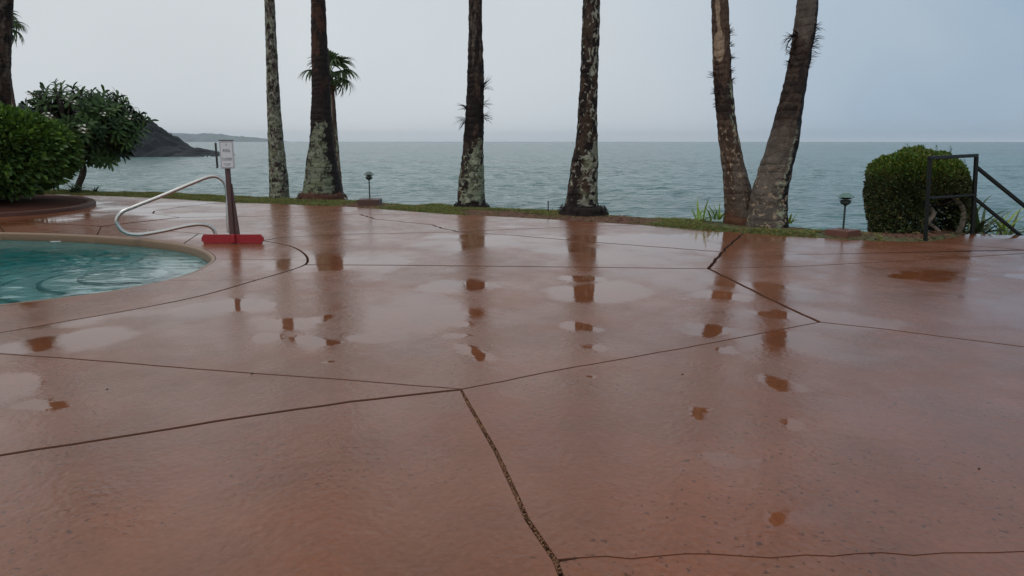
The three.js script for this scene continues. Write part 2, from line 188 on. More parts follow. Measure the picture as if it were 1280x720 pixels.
// ------------------------------------------------------------------ swimming pool
const pool = new THREE.Group(); pool.name = 'swimming_pool'; structure(pool);
const ring = inner.slice(0, -1), outRing = outer.slice(0, -1);
{
  const cuts = [[[-2.62, -7.5], [-3.57, -7.5]], [[-2.45, -8.8], [-3.63, -8.86]], [Q, [-4.09, -9.67]], [[-4.82, -11.39], [-4.59, -10.21]], [R, [-6.29, -11.14]], [[-9.04, -13.05], [-7.94, -11.52]], [[-13.2, -11.4], [-12, -10.5]], [[-13.6, -5.6], [-12.5, -6.5]], [[-8.4, -3.5], [-8.5, -4.8]], [[-5.8, -3.9], [-5.0, -5.95]]];
  const arc = (a, i, j) => { const o = []; for (let k = i; ; k = (k + 1) % a.length) { o.push(a[k]); if (k === j) break; } return o; };
  cuts.forEach(([o, n], i) => { const [o2, n2] = cuts[(i + 1) % cuts.length]; const ao = arc(outRing, near(outRing, o), near(outRing, o2)), ai = arc(ring, near(ring, n), near(ring, n2));
    const inn = ai.map((p) => { const k = ring.indexOf(p), a = ring[(k + ring.length - 1) % ring.length], b = ring[(k + 1) % ring.length]; const dx = b[0] - a[0], dz = b[1] - a[1], l = Math.hypot(dx, dz); return [p, [-dz / l * -1, dx / l * -1]]; });
    // outward (away from the water) is towards the outer ring
    const mid = inn[inn.length >> 1], om = ao[ao.length >> 1]; const sg = Math.sign((om[0] - mid[0][0]) * mid[1][0] + (om[1] - mid[0][1]) * mid[1][1]) || 1;
    const off = inn.map(([p, nn]) => [p[0] + nn[0] * sg * 0.05, p[1] + nn[1] * sg * 0.05]);
    const s = mesh('coping_slab', slabGeo(cat(ao, rev(off)), 0.006, 0.09, 0.004), [farDeck, slabEdge], pool);
    // bullnose lip, a swept rounded profile
    const prof = []; for (let k = 0; k <= 8; k++) { const a = k / 8 * Math.PI / 2; prof.push([0.03 - 0.03 * Math.sin(a), -0.03 + 0.03 * Math.cos(a)]); } prof.unshift([0.052, -0.001]); prof.push([0, -0.17]); prof.push([0.06, -0.17]);
    const pos = [], idx = [], uv = []; let L = 0; inn.forEach(([p, nn], a) => { if (a) L += Math.hypot(p[0] - inn[a - 1][0][0], p[1] - inn[a - 1][0][1]); prof.forEach(([u, y], b) => { pos.push(p[0] + nn[0] * sg * u, y, p[1] + nn[1] * sg * u); uv.push(L, b * 0.02); }); });
    const m = prof.length; for (let a = 0; a < inn.length - 1; a++) for (let b = 0; b < m - 1; b++) { const q = a * m + b; idx.push(q, q + m, q + 1, q + 1, q + m, q + m + 1); }
    mesh('coping_lip', build(pos, idx, uv), lipMat, s); });
  const plaster = stdm([0.52, 0.58, 0.57], 0.6), wp = inset(ring.map(([x, z]) => [x, -z]), -0.055);
  const pos = [], idx = []; wp.forEach(([x, y]) => pos.push(x, -0.165, -y, x, -1.5, -y)); wp.forEach((p, i) => { const a = i * 2, b = ((i + 1) % wp.length) * 2; idx.push(a, a + 1, b, b, a + 1, b + 1); });
  mesh('pool_wall', build(pos, idx), plaster, pool);
  const fl = new THREE.ShapeGeometry(new THREE.Shape(inset(ring.map(([x, z]) => [x, -z]), -0.08).map((p) => new THREE.Vector2(...p)))); fl.rotateX(-Math.PI / 2); fl.translate(0, -1.45, 0); mesh('pool_floor', fl, plaster, pool);
  const trim = stdm([0.17, 0.30, 0.31], 0.35), tread = [[0.5, 0.27], [0.9, 0.41], [1.3, 0.55], [1.75, 0.69], [2.2, 0.84], [2.7, 1.0]];
  tread.forEach(([r, d], i) => { // curved entry steps, each a solid tier with a rounded nosing
    const pr = [[0.001, -1.46], [r, -1.46], [r, -d - 0.03]]; for (let k = 0; k <= 4; k++) { const a = k / 4 * Math.PI / 2; pr.push([r - 0.025 + 0.025 * Math.cos(a), -d - 0.025 + 0.025 * Math.sin(a)]); } pr.push([0.001, -d]);
    const g = new THREE.LatheGeometry(pr.map((p) => new THREE.Vector2(...p)), 72); const s = mesh('entry_step', g, plaster, pool); s.position.set(-4.5, -0.001 * i, -8.55);
    mesh('nosing_tile', new THREE.LatheGeometry([[r + 0.004, -d - 0.07], [r + 0.004, -d - 0.02], [r - 0.012, -d + 0.004], [r - 0.05, -d + 0.004], [r - 0.05, -d - 0.01]].map((p) => new THREE.Vector2(...p)), 72), trim, s); });
  const lamp = mesh('depth_tile', new RoundedBoxGeometry(0.2, 0.035, 0.012, 2, 0.004), stdm([0.7, 0.72, 0.7], 0.3), pool); lamp.position.set(-6.97, -0.125, -11.33); lamp.rotation.y = 0.25;
  const wg = new THREE.ExtrudeGeometry(new THREE.Shape(inset(ring.map(([x, z]) => [x, -z]), -0.02).map((p) => new THREE.Vector2(...p))), { depth: 1.55, bevelEnabled: false }); wg.rotateX(-Math.PI / 2); wg.translate(0, -0.115 - 1.55, 0);
  const rip = place(dataTex(1024, 1024, (i, j, o) => { const x = i / 1024, y = j / 1024; let h = fbm(x * 8, y * 16, 4, 8) * 0.7 + fbm(x * 24, y * 48, 2, 24) * 0.18; for (const [cx, cy, f, a] of [[0.3, 0.4, 46, 0.05], [0.72, 0.66, 52, 0.05], [0.55, 0.2, 60, 0.04]]) { const d = Math.hypot(x - cx, y - cy); h += a * Math.sin(d * f * 6.28) * Math.exp(-d * 14); } o[0] = o[1] = o[2] = h; }, false), 0, 0, 4, 4);
  const water = mesh('pool_water', wg, new THREE.MeshPhysicalMaterial({ color: 0xffffff, roughness: 0.02, transmission: 1, thickness: 1.3, ior: 1.33, attenuationColor: new THREE.Color().setRGB(0.25, 0.66, 0.67), attenuationDistance: 1.9, bumpMap: rip, bumpScale: 0.024 }));
  structure(water);
}

// ------------------------------------------------------------------ ground beyond the deck, sea, headland, island
const edgeLine = cat(e4, e3, e2, e1, e5, e6, [[14, -10.6], [22, -10]]);
const OUT = [0.48, -0.877];
const dist = (t) => t;
function soilHeight(s, t) { // t metres out from the deck edge
  const k = [[-0.6, -0.06], [-0.05, -0.03], [0.25, 0.0], [0.7, 0.01], [1.1, 0.0], [1.6, -0.06], [2.2, -0.2], [2.8, -0.5], [5, -1.7], [10, -5.2], [25, -13.5], [50, -19]];
  let i = 0; while (i < k.length - 2 && t > k[i + 1][0]) i++; const f = (t - k[i][0]) / (k[i + 1][0] - k[i][0]); return mix(k[i][1], k[i + 1][1], Math.min(1, Math.max(0, f))) + (t > 0.1 ? (fbm(s * 1.3, t * 1.3 + 9, 3) - 0.5) * Math.min(0.07 + 0.04 * t, 1.2) * (t > 6 ? 2 : 1) : 0) - (t > 0 ? 0.75 * sst(sStair - 0.25, sStair + 0.3, s) * sst(0.0, 0.5, t) : 0);
}
const soilCol = (s, t) => { const g = sst(0.40, 0.56, fbm(s * 0.55 + 3, t * 0.8 + 2, 3) + (s < 12 ? 0.14 : 0) - sst(19, 24, s) * 0.1); return g; };
const along = []; { let s = 0; edgeLine.forEach((p, i) => { if (i) s += Math.hypot(p[0] - edgeLine[i - 1][0], p[1] - edgeLine[i - 1][1]); along.push(s); }); }
function edgeAt(s) { let i = 0; while (i < along.length - 2 && s > along[i + 1]) i++; const f = (s - along[i]) / (along[i + 1] - along[i]); return [mix(edgeLine[i][0], edgeLine[i + 1][0], f), mix(edgeLine[i][1], edgeLine[i + 1][1], f)]; }
const sMax = along[along.length - 1], sStair = along[near(edgeLine, [7.05, -11.42])];
{
  const ts = [-0.35, -0.05, 0.05, 0.2, 0.35, 0.5, 0.7, 0.9, 1.1, 1.3, 1.6, 1.9, 2.2, 2.6, 3.2, 4, 5, 7, 10, 14, 19, 25, 32, 40, 50], ns = 260, pos = [], idx = [], col = [], uv = [];
  for (let a = 0; a <= ns; a++) { const s = a / ns * sMax, [ex, ez] = edgeAt(s); for (const t of ts) { const x = ex + OUT[0] * t, z = ez + OUT[1] * t; pos.push(x, soilHeight(s, t), z); uv.push(x, z); const g = soilCol(s, t), n = 0.75 + 0.5 * fbm(x * 4, z * 4, 3); col.push(mix(0.13, 0.085, g) * n, mix(0.052, 0.09, g) * n, mix(0.028, 0.03, g) * n); } }
  for (let a = 0; a < ns; a++) for (let b = 0; b < ts.length - 1; b++) { const q = a * ts.length + b; idx.push(q, q + ts.length, q + 1, q + 1, q + ts.length, q + ts.length + 1); }
  const soilBump = place(dataTex(512, 512, (i, j, o) => { o[0] = o[1] = o[2] = fbm(i / 16, j / 16, 4, 32); }, false), 0, 0, 1, 1);
  structure(mesh('ground', build(pos, idx, uv, col), new THREE.MeshStandardMaterial({ vertexColors: true, roughness: 0.9, bumpMap: soilBump, bumpScale: 0.03 })));
}
const SEA = -16;
{
  const rows = 330, cols = 420, r0 = 24, r1 = 15500, pos = [], idx = [], uv = [];
  const waves = [[0.15, 1, 26, 0.22], [-0.5, 0.75, 17, 0.2], [0.5, 1, 11, 0.17], [-0.9, 0.6, 7.3, 0.12], [0.9, 0.4, 9.1, 0.12], [0.2, 1, 41, 0.16]].map(([a, b, l, h]) => { const n = Math.hypot(a, b); return [a / n * 6.283 / l, b / n * 6.283 / l, h]; });
  for (let j = 0; j <= rows; j++) { const r = r0 * Math.pow(r1 / r0, j / rows), fade = 1 - sst(500, 2500, r); for (let i = 0; i <= cols; i++) { const a = (i / cols - 0.5) * 2.75, x = Math.sin(a) * r, z = -Math.cos(a) * r; let y = 0; if (fade > 0) { const wob = fbm(x * 0.02 + 7, z * 0.02, 2); for (const [kx, kz, h] of waves) y += h * Math.sin(kx * x + kz * z + wob * 9); y *= fade * (0.5 + wob); } pos.push(x, SEA + y, z); uv.push(x, z); } }
  for (let j = 0; j < rows; j++) for (let i = 0; i < cols; i++) { const q = j * (cols + 1) + i; idx.push(q, q + 1, q + cols + 1, q + 1, q + cols + 2, q + cols + 1); }
  const sb = place(dataTex(1024, 1024, (i, j, o) => { const x = i / 1024, y = j / 1024; const h = fbmT(x, y); o[0] = o[1] = o[2] = h; }, false), 0, 0, 110, 110);
  const sc = place(dataTex(512, 512, (i, j, o) => { const n = fbm(i / 512 * 4, j / 512 * 8, 5, 4), k = 0.7 + 0.6 * n; o[0] = 0.062 * k; o[1] = 0.145 * k; o[2] = 0.138 * k; }, true), 0, 0, 900, 900);
  structure(mesh('sea', build(pos, idx, uv), new THREE.MeshStandardMaterial({ map: sc, roughness: 0.18, bumpMap: sb, bumpScale: 2.2 })));
}
function fbmT(x, y) { const w = (vn(x * 5, y * 5, 5) - 0.5) * 0.05; return ridge(x + w, y - w, 12, 30) * 0.5 + ridge(x, y, 28, 64) * 0.28 + vn(x * 70, y * 140, 70 * 2) * 0.12 + vn(x * 6, y * 10, 30) * 0.2; }
function ridge(x, y, a, b) { const v = vnP(x * a, y * b, a, b); return 1 - Math.abs(2 * v - 1); }
function vnP(x, y, pa, pb) { let xi = Math.floor(x), yi = Math.floor(y); const fx = x - xi, fy = y - yi, u = fx * fx * (3 - 2 * fx), v = fy * fy * (3 - 2 * fy); xi = ((xi % pa) + pa) % pa; yi = ((yi % pb) + pb) % pb; const p0 = perm[xi & 255], p1 = perm[((xi + 1) % pa) & 255], y1 = (yi + 1) % pb, a = lat[perm[(p0 + yi) & 511]], b = lat[perm[(p1 + yi) & 511]], c = lat[perm[(p0 + y1) & 511]], d = lat[perm[(p1 + y1) & 511]]; return a + (b - a) * u + (c - a) * v + (a - b - c + d) * u * v; }
function ridgeLand(name, crest, zc, half, colour, seed, nx = 220, nz = 40) {
  const x0 = crest[0][0], x1 = crest[crest.length - 1][0], pos = [], idx = [], col = [];
  for (let i = 0; i <= nx; i++) { const x = mix(x0, x1, i / nx); let k = 0; while (k < crest.length - 2 && x > crest[k + 1][0]) k++; const h = mix(crest[k][1], crest[k + 1][1], (x - crest[k][0]) / (crest[k + 1][0] - crest[k][0]));
    for (let j = 0; j <= nz; j++) { const t = j / nz * 2 - 1, sc = half / 60; const rough = (fbm(x / (6 * sc) + seed, t * 7, 5) - 0.5); let y = SEA + h * Math.pow(Math.max(0, 1 - Math.pow(Math.abs(t), 1.7)), 0.8) * (1 + rough * 0.75) + rough * h * 0.15 - 1.2 * sc * Math.pow(Math.abs(t), 6); pos.push(x + (fbm(t * 9, x / (20 * sc), 3) - 0.5) * 6 * sc, y, zc + t * half * (0.8 + 0.5 * fbm(x / (30 * sc), seed, 3)) + rough * 10 * sc); const n = 0.6 + 0.8 * fbm(x / (5 * sc), t * 14 + seed, 4); const gr = sst(0.5, 0.65, fbm(x / (25 * sc) + 8, t * 4, 3)) * sst(SEA + h * 0.3, SEA + h * 0.6, y); col.push(mix(colour[0], colour[0] * 0.8, gr) * n, mix(colour[1], colour[1] * 1.15, gr) * n, mix(colour[2], colour[2] * 0.8, gr) * n); } }
  for (let i = 0; i < nx; i++) for (let j = 0; j < nz; j++) { const q = i * (nz + 1) + j; idx.push(q, q + 1, q + nz + 1, q + 1, q + nz + 2, q + nz + 1); }
  return structure(mesh(name, build(pos, idx, null, col), new THREE.MeshStandardMaterial({ vertexColors: true, roughness: 0.95 })));
}
ridgeLand('headland', [[-900, 60], [-600, 52], [-470, 42], [-432, 37.5], [-414, 31], [-400, 22], [-388, 12], [-380, 8.5], [-366, 7.5], [-354, 5.5], [-343, 3], [-338, -2]], -890, 60, [0.010, 0.011, 0.014], 4);
ridgeLand('island', [[-7445, 147], [-6185, 142], [-5867, 117], [-5600, 145], [-5415, 132], [-5078, 94], [-4740, 71], [-4422, 40], [-4238, 0]], -13900, 900, [0.16, 0.17, 0.18], 9, 120, 16);  // pale grey land colour paints in part of the distance haze
{ // broken white water along the foot of the headland
  const r = rng(77), gs = []; for (let i = 0; i < 46; i++) { const x = mix(-470, -335, r()), w = 1.5 + 5 * r() * r(); const g = new THREE.IcosahedronGeometry(1, 2), p = g.attributes.position; for (let k = 0; k < p.count; k++) { const n = 0.6 + 0.8 * fbm(p.getX(k) * 2 + i, p.getZ(k) * 2 + p.getY(k), 3); p.setXYZ(k, p.getX(k) * w * n, p.getY(k) * 0.55 * n, p.getZ(k) * 1.3 * n); } g.translate(x, SEA + 0.1, -842 + (r() - 0.5) * 8); gs.push(g); }
  const f = mesh('surf_foam', mergeGeometries(gs), stdm([0.75, 0.77, 0.78], 0.9)); f.userData.kind = 'stuff'; f.userData.label = 'broken white surf along the foot of the dark headland'; f.userData.category = 'surf'; top(f);
}

// ------------------------------------------------------------------ palm trunks
const barkBump = dataTex(256, 1024, (i, j, o) => { const u = i / 256, y = j / 1024 * 5.5; const wob = vnP(u * 8, y * 1.5, 8, 256) * 0.5; const rg = Math.pow(Math.abs(Math.sin((y * 26 + wob * 3 + vn(1, y * 1.8) * 9))), 0.6) * vnP(u * 5, y * 4 + 3, 5, 256) * 1.6; const fi = vnP(u * 56, y * 5, 56, 256), fine = vnP(u * 90, y * 60, 90, 1024); o[0] = o[1] = o[2] = 0.35 * rg + 0.4 * fi + 0.25 * fine; }, false);
function barkMap(fn, seed) { return dataTex(192, 768, (i, j, o) => {
  const u0 = i / 192, y0 = j / 768 * 5.5, u = u0 + (vnP(u0 * 24, y0 * 18 + seed, 24, 256) - 0.5) * 0.035 + (vnP(u0 * 60, y0 * 44, 60, 256) - 0.5) * 0.015, y = Math.max(0, y0 + (vnP(u0 * 20, y0 * 14 + 50, 20, 256) - 0.5) * 0.07 + (vnP(u0 * 50, y0 * 40 + 90, 50, 256) - 0.5) * 0.03), N = (a, b, k = 0) => { let s = 0, am = 0.5, n = 0, fa = a, fb = b; for (let q = 0; q < 3; q++) { s += am * vnP(u * fa, y * fb + seed * 3.7 + k * 11, fa, 256); n += am; am *= 0.55; fa *= 2; fb *= 2; } return s / n; };
  fn(u, y, N, o);
}, true, THREE.MirroredRepeatWrapping); }
const put = (o, c, k = 1) => { o[0] = c[0] * k; o[1] = c[1] * k; o[2] = c[2] * k; };
const lay = (o, c, t, k = 1) => { o[0] = mix(o[0], c[0] * k, t); o[1] = mix(o[1], c[1] * k, t); o[2] = mix(o[2], c[2] * k, t); };
const cDark = [0.015, 0.010, 0.009], cBrown = [0.066, 0.040, 0.028], cGrey = [0.125, 0.10, 0.082], cLichen = [0.27, 0.29, 0.205], cGreen = [0.15, 0.165, 0.10], cTan = [0.34, 0.25, 0.17], cPale = [0.35, 0.35, 0.28], cRed = [0.11, 0.045, 0.025];
const box = (x, a, b, s) => sst(a - s, a + s, x) * (1 - sst(b - s, b + s, x));
const barks = {
  speckled: (u, y, N, o) => { put(o, cGrey, 0.5 + N(12, 8) * 0.7); lay(o, cDark, sst(0.48, 0.56, N(18, 10, 2)) * 0.85); lay(o, cLichen, sst(0.515, 0.56, N(22, 15, 5) - 0.05 * sst(1, 3.5, y)) * 0.9, 0.5 + N(40, 30, 1) * 0.6); lay(o, cGreen, sst(0.5, 0.6, N(12, 6, 8)) * (1 - sst(0.6, 2.6, y)) * 0.8); lay(o, cPale, sst(0.63, 0.66, N(26, 20, 13)) * 0.7); },
  plated: (u, y, N, o) => { put(o, cDark, 0.7 + N(14, 8) * 1.1); lay(o, cRed, sst(0.5, 0.65, N(8, 5, 3)) * 0.45 * sst(2.2, 3.4, y)); const n = N(16, 9, 6) - 0.5, edge = box(u + n * 0.16, 0.26 + 0.05 * y, 0.63 - 0.02 * y, 0.012) * (1 - sst(1.75, 1.82, y + n * 1.6 + Math.abs(u - 0.5) * 3)) * sst(0.16, 0.19, y + n * 0.14); lay(o, cLichen, edge * 0.9, 0.4 + N(24, 16, 2) * 0.55); lay(o, cGreen, edge * sst(0.46, 0.56, N(14, 9, 9)) * 0.75); lay(o, cDark, edge * sst(0.57, 0.60, N(30, 18, 4)) * 0.75); lay(o, cRed, (1 - sst(0.14, 0.22, y + n * 0.12)) * 0.9); },
  mossy: (u, y, N, o) => { put(o, cBrown, 0.45 + N(14, 7) * 0.8); lay(o, cDark, sst(0.42, 0.56, N(9, 5, 3) + 0.15 * box(y, 1.3, 2.5, 0.3))); lay(o, cGrey, sst(2.5, 3.2, y) * sst(0.48, 0.6, N(18, 3, 7)) * 0.6); const n = N(15, 9, 6) - 0.5, e = box(u + n * 0.22, 0.43, 0.74, 0.012) * (1 - sst(1.35, 1.4, y + n * 1.6 + Math.abs(u - 0.58) * 2.4)) * sst(0.16, 0.2, y + n * 0.15); lay(o, cLichen, e * 0.92, 0.45 + N(24, 16, 2) * 0.6); lay(o, cGreen, e * sst(0.46, 0.56, N(14, 9, 9)) * 0.7); lay(o, cLichen, sst(0.575, 0.60, N(26, 17, 12)) * box(y, 0.1, 1.2, 0.1) * 0.85); lay(o, cDark, sst(0.57, 0.60, N(28, 17, 15)) * 0.7); },
  flecked: (u, y, N, o) => { put(o, cBrown, 0.35 + N(14, 7) * 0.75); lay(o, cDark, sst(0.44, 0.54, N(10, 5, 3))); const band = box(u, 0.47, 0.76, 0.07), lo = 1 - sst(1.0, 1.6, y), cluster = sst(0.4, 0.6, N(5, 2, 21)); lay(o, cPale, sst(0.575 - lo * 0.075 * band - 0.03 * cluster * band, 0.60 - lo * 0.07 * band - 0.03 * cluster * band, N(26, 17, 5) - 0.10 * (1 - band)) * 0.9, 0.45 + N(36, 24, 2) * 0.6); lay(o, cGreen, sst(0.48, 0.58, N(12, 8, 9)) * lo * band * 0.65); lay(o, cDark, 1 - sst(0.16, 0.22, y + (N(9, 5, 6) - 0.5) * 0.1)); },
  tanned: (u, y, N, o) => { put(o, cBrown, 0.7 + N(14, 7) * 0.95); lay(o, cDark, sst(0.44, 0.56, N(9, 5, 3)) * box(y, 1.5, 2.7, 0.3) * 0.8); lay(o, cTan, sst(0.48, 0.56, N(12, 3, 4)) * box(u, 0.28, 0.52, 0.05) * box(y, 2.55, 3.7, 0.2) * 0.75); lay(o, cLichen, sst(0.50, 0.54, N(22, 13, 6)) * box(u, 0.54, 0.76, 0.04) * box(y, 1.3, 2.3, 0.15)); lay(o, cTan, sst(0.625, 0.65, N(28, 18, 9)) * box(y, 0.3, 1.6, 0.15)); lay(o, cGrey, sst(0.45, 0.6, N(8, 3, 8)) * (1 - sst(0.9, 1.4, y)) * 0.7); lay(o, cRed, (1 - sst(0.12, 0.2, y + (N(9, 5, 6) - 0.5) * 0.15)) * 0.9); },
  ringed: (u, y, N, o) => { put(o, cGrey, 0.5 + N(14, 9) * 0.75); lay(o, cBrown, sst(1.1, 1.9, y + (N(8, 4, 2) - 0.5)) * 0.9, 0.35 + N(16, 9, 5) * 0.6); lay(o, cDark, box(y, 1.7, 2.8, 0.3) * sst(0.40, 0.54, N(10, 7, 3)) * 0.8); lay(o, cGrey, sst(2.9, 3.05, y + (N(10, 6, 3) - 0.5) * 0.4) * 0.8, 0.5 + N(16, 10, 7) * 0.6); const n = N(18, 11, 6) - 0.5; lay(o, [0.012, 0.011, 0.012], sst(0.563, 0.577, u + n * 0.12 - 0.006 * y) * (1 - sst(0.92, 0.96, u)) * 0.95); lay(o, cLichen, box(u + n * 0.14, 0.53, 0.585, 0.02) * (1 - sst(1.2, 1.7, y)) * sst(0.5, 0.56, N(26, 16, 9))); lay(o, cTan, sst(0.64, 0.67, N(30, 20, 12)) * (1 - sst(0.7, 1.1, y))); },
};
function trunkGeo(rows, ribs, seed, topY) { // rows: [x offset, y, radius] from the foot up; z offset 0
  const c = rows.map(([x, y, r]) => [x, y, r]); const l = c[c.length - 1], k = c[c.length - 3]; const sx = (l[0] - k[0]) / (l[1] - k[1]); for (let y = l[1] + 1; y <= topY; y += 1) c.push([l[0] + sx * (y - l[1]) * (1 - 0.03 * (y - l[1])), y, l[2] * (1 - 0.015 * (y - l[1]))]);
  c.unshift([c[0][0], c[0][1] - 0.35, c[0][2] * 1.02]);
  const curve = new THREE.CatmullRomCurve3(c.map(([x, y]) => new THREE.Vector3(x, y, 0)), false, 'centripetal'), rad = (y) => { let i = 0; while (i < c.length - 2 && y > c[i + 1][1]) i++; const f = Math.min(1, Math.max(0, (y - c[i][1]) / (c[i + 1][1] - c[i][1]))); return mix(c[i][2], c[i + 1][2], f); };
  const N = 300, K = 40, pos = [], idx = [], uv = []; let end;
  for (let a = 0; a <= N; a++) { const p = curve.getPoint(a / N); end = p; const r = rad(p.y); for (let b = 0; b <= K; b++) { const u = b / K, an = (u - 0.5) * 2 * Math.PI; const scar = Math.pow(Math.abs(Math.sin(p.y * 26 + vn(1, p.y * 1.8) * 9 + vnP(u * 8, p.y * 3, 8, 256) * 2.2)), 0.7) * vnP(u * 5, p.y * 4 + 3, 5, 256); const rr = r * (1 + (vnP(u * 6, p.y * 2 + seed, 6, 256) - 0.5) * 0.09) + scar * ribs * 0.8 + (vnP(u * 20, p.y * 14 + seed, 20, 256) - 0.5) * ribs * 2; pos.push(p.x + Math.sin(an) * rr, p.y, Math.cos(an) * rr); uv.push(u, p.y / 5.5); } }
  for (let a = 0; a < N; a++) for (let b = 0; b < K; b++) { const q = a * (K + 1) + b; idx.push(q, q + 1, q + K + 1, q + 1, q + K + 2, q + K + 1); }
  return [build(pos, idx, uv), end];
}
const leafMat = (c, rough = 0.5, tr = 0.25, spec = 0.5) => phys(c, rough, { transmission: tr, thickness: 0, specularIntensity: spec, side: THREE.DoubleSide });
const frondGreen = leafMat([0.09, 0.13, 0.055], 0.6, 0.3, 0.4), frondDead = leafMat([0.12, 0.06, 0.035], 0.85, 0.15), fibreMat = stdm([0.028, 0.019, 0.015], 0.95, { side: THREE.DoubleSide });
function fanFrond(r, size, droop, petiole = 0.9, n = 17) { // stalk along +z, then a fan of split leaflets
  const gs = [new THREE.TubeGeometry(new THREE.QuadraticBezierCurve3(new THREE.Vector3(0, 0, 0), new THREE.Vector3(0, 0.04, petiole * 0.5), new THREE.Vector3(0, -0.02, petiole)), 6, 0.014, 5)];
  for (let i = 0; i < n; i++) { const t = i / (n - 1) * 2 - 1, a = t * 1.75; const len = size * (1 - 0.25 * Math.abs(t)) * (0.9 + 0.2 * r()); const g = blade(len, size * 0.12, droop * (0.8 + 0.5 * r()), 5, 0.45, 0, (q) => (q < 0.25 ? 0.35 + q * 2.6 : 1 - Math.pow((q - 0.25) / 0.75, 1.6))); g.applyMatrix4(M4(0, -0.02, petiole, a, -0.12 + 0.12 * (r() - 0.5), t * 0.4)); gs.push(g); }
  return mergeGeometries(gs.map((g) => { const o = g.index ? g.toNonIndexed() : g; return o; }));
}
function crownGeo(seed, n, size) { const r = rng(seed), gs = []; for (let i = 0; i < n; i++) { const g = fanFrond(r, size, 0.9 + 0.5 * r(), 1.0, 11); const el = mix(1.25, -0.75, i / n); gs.push(g.applyMatrix4(M4(0, 0, 0, i * 2.39996 + r() * 0.4, -el))); } return mergeGeometries(gs); }
const crownA = crownGeo(3, 30, 1.0), crownB = crownGeo(8, 26, 1.1);
function tuft([side, y, el, len], rows, x0, seed) { // frayed leaf-base fibres standing off one flank of the bark
  let i = 0; while (i < rows.length - 2 && y > rows[i + 1][1]) i++; const f = (y - rows[i][1]) / (rows[i + 1][1] - rows[i][1]), cx = mix(rows[i][0], rows[i + 1][0], f) - x0, cr = mix(rows[i][2], rows[i + 1][2], f);
  const r = rng(seed), gs = []; for (let k = 0; k < 16; k++) { const ph = (r() - 0.5) * 1.5; gs.push(blade(len * (0.7 + 0.9 * r()) + 0.06, 0.022 + 0.03 * r(), 1.6 * r() - 0.1, 4, 0.3).applyMatrix4(M4(cx + side * Math.cos(ph) * (cr - 0.035), y + (r() - 0.5) * 0.08, Math.sin(ph) * (cr - 0.035), side * 1.5708 - side * ph, -el + (r() - 0.5) * 0.8))); } return mergeGeometries(gs);
}
function rootMass(r0, h, seed, n) { // matted adventitious roots flaring round the foot
  const r = rng(seed), K = 48, pos = [], idx = []; for (let a = 0; a <= 8; a++) for (let b = 0; b <= K; b++) { const t = a / 8, an = b / K * 6.28318, rr = r0 * mix(1.06, 0.86, Math.pow(t, 0.8)) * (0.93 + 0.14 * vnP(b / K * 14, t * 3 + seed, 14, 64)) - (a === 8 ? 0.05 : 0); pos.push(Math.sin(an) * rr, h * t * (0.88 + 0.24 * vnP(b / K * 10, seed, 10, 64)) - 0.03, Math.cos(an) * rr); }
  for (let a = 0; a < 8; a++) for (let b = 0; b < K; b++) { const q = a * (K + 1) + b; idx.push(q, q + 1, q + K + 1, q + 1, q + K + 2, q + K + 1); }
  const gs = [build(pos, idx).toNonIndexed()]; gs[0].deleteAttribute('uv');
  for (let i = 0; i < n; i++) { const an = r() * 6.283, len = 0.05 + 0.09 * r(); const g = new THREE.CylinderGeometry(0.007, 0.004, len, 5).toNonIndexed(); g.deleteAttribute('uv'); g.translate(0, -len / 2, 0); const t = 0.2 + 0.8 * r(), rr = r0 * mix(1.03, 0.88, t); g.applyMatrix4(M4(Math.sin(an) * rr, h * t, Math.cos(an) * rr, an, -0.5 - 0.4 * r())); gs.push(g); }
  return mergeGeometries(gs);
}
const rootDark = stdm([0.018, 0.012, 0.010], 1), rootRed = stdm([0.085, 0.036, 0.022], 0.95);
const palmGroup = 'tall palm trunks along the lawn edge';
function palm(label, z, rows, bark, seed, crown, topY, extra = {}) {
  const x0 = rows[0][0], t = thing('palm_tree', label, 'palm tree', [x0, 0, z], palmGroup);
  const [g, end] = trunkGeo(rows.map(([x, y, r]) => [x - x0, y, r]), extra.ribs ?? 0.010, seed, topY);
  const map = barkMap(barks[bark], seed);
  mesh('trunk', g, new THREE.MeshPhysicalMaterial({ map, roughness: 0.75, specularIntensity: 0.4, bumpMap: barkBump, bumpScale: 0.04 }), t);
  if (extra.root) mesh('root_mass', rootMass(extra.root[0], extra.root[1], seed, 160), extra.root[2], t);
  for (const [k, spec] of (extra.tufts ?? []).entries()) { const m = mesh('bark_fibre', tuft(spec, rows, x0, seed * 9 + k), fibreMat, t); m.userData.kind = 'stuff'; }
  const c = mesh('crown', crown, frondGreen, t); c.position.copy(end); c.rotation.y = seed;
  return t;
}
palm('dark palm trunk rising behind the big leafy bush in the kerbed bed', -19.5, [[-13.389, 0.029, 0.271], [-13.26, 0.913, 0.238], [-13.036, 2.359, 0.224], [-12.819, 3.686, 0.221], [-12.637, 4.828, 0.228]], 'mossy', 31, crownA, 11);
palm('slim palm trunk speckled all over with grey green lichen', -18.8, [[-5.851, -0.002, 0.247], [-5.845, 0.338, 0.231], [-5.849, 0.931, 0.209], [-5.854, 1.903, 0.173], [-5.843, 2.856, 0.142], [-5.826, 3.604, 0.131], [-5.8, 4.705, 0.115]], 'speckled', 2, crownB, 11, { ribs: 0.007 });
palm('black palm trunk with one large pale lichen plate above a flared red base', -18.0, [[-4.569, 0, 0.5], [-4.569, 0.192, 0.47], [-4.555, 0.478, 0.432], [-4.536, 0.951, 0.348], [-4.518, 1.419, 0.285], [-4.504, 1.882, 0.236], [-4.468, 2.794, 0.206], [-4.456, 3.688, 0.18], [-4.444, 4.564, 0.156]], 'plated', 3, crownA, 12, { root: [0.56, 0.22, rootRed], tufts: [[-1, 2.9, 0.7, 0.09]] });
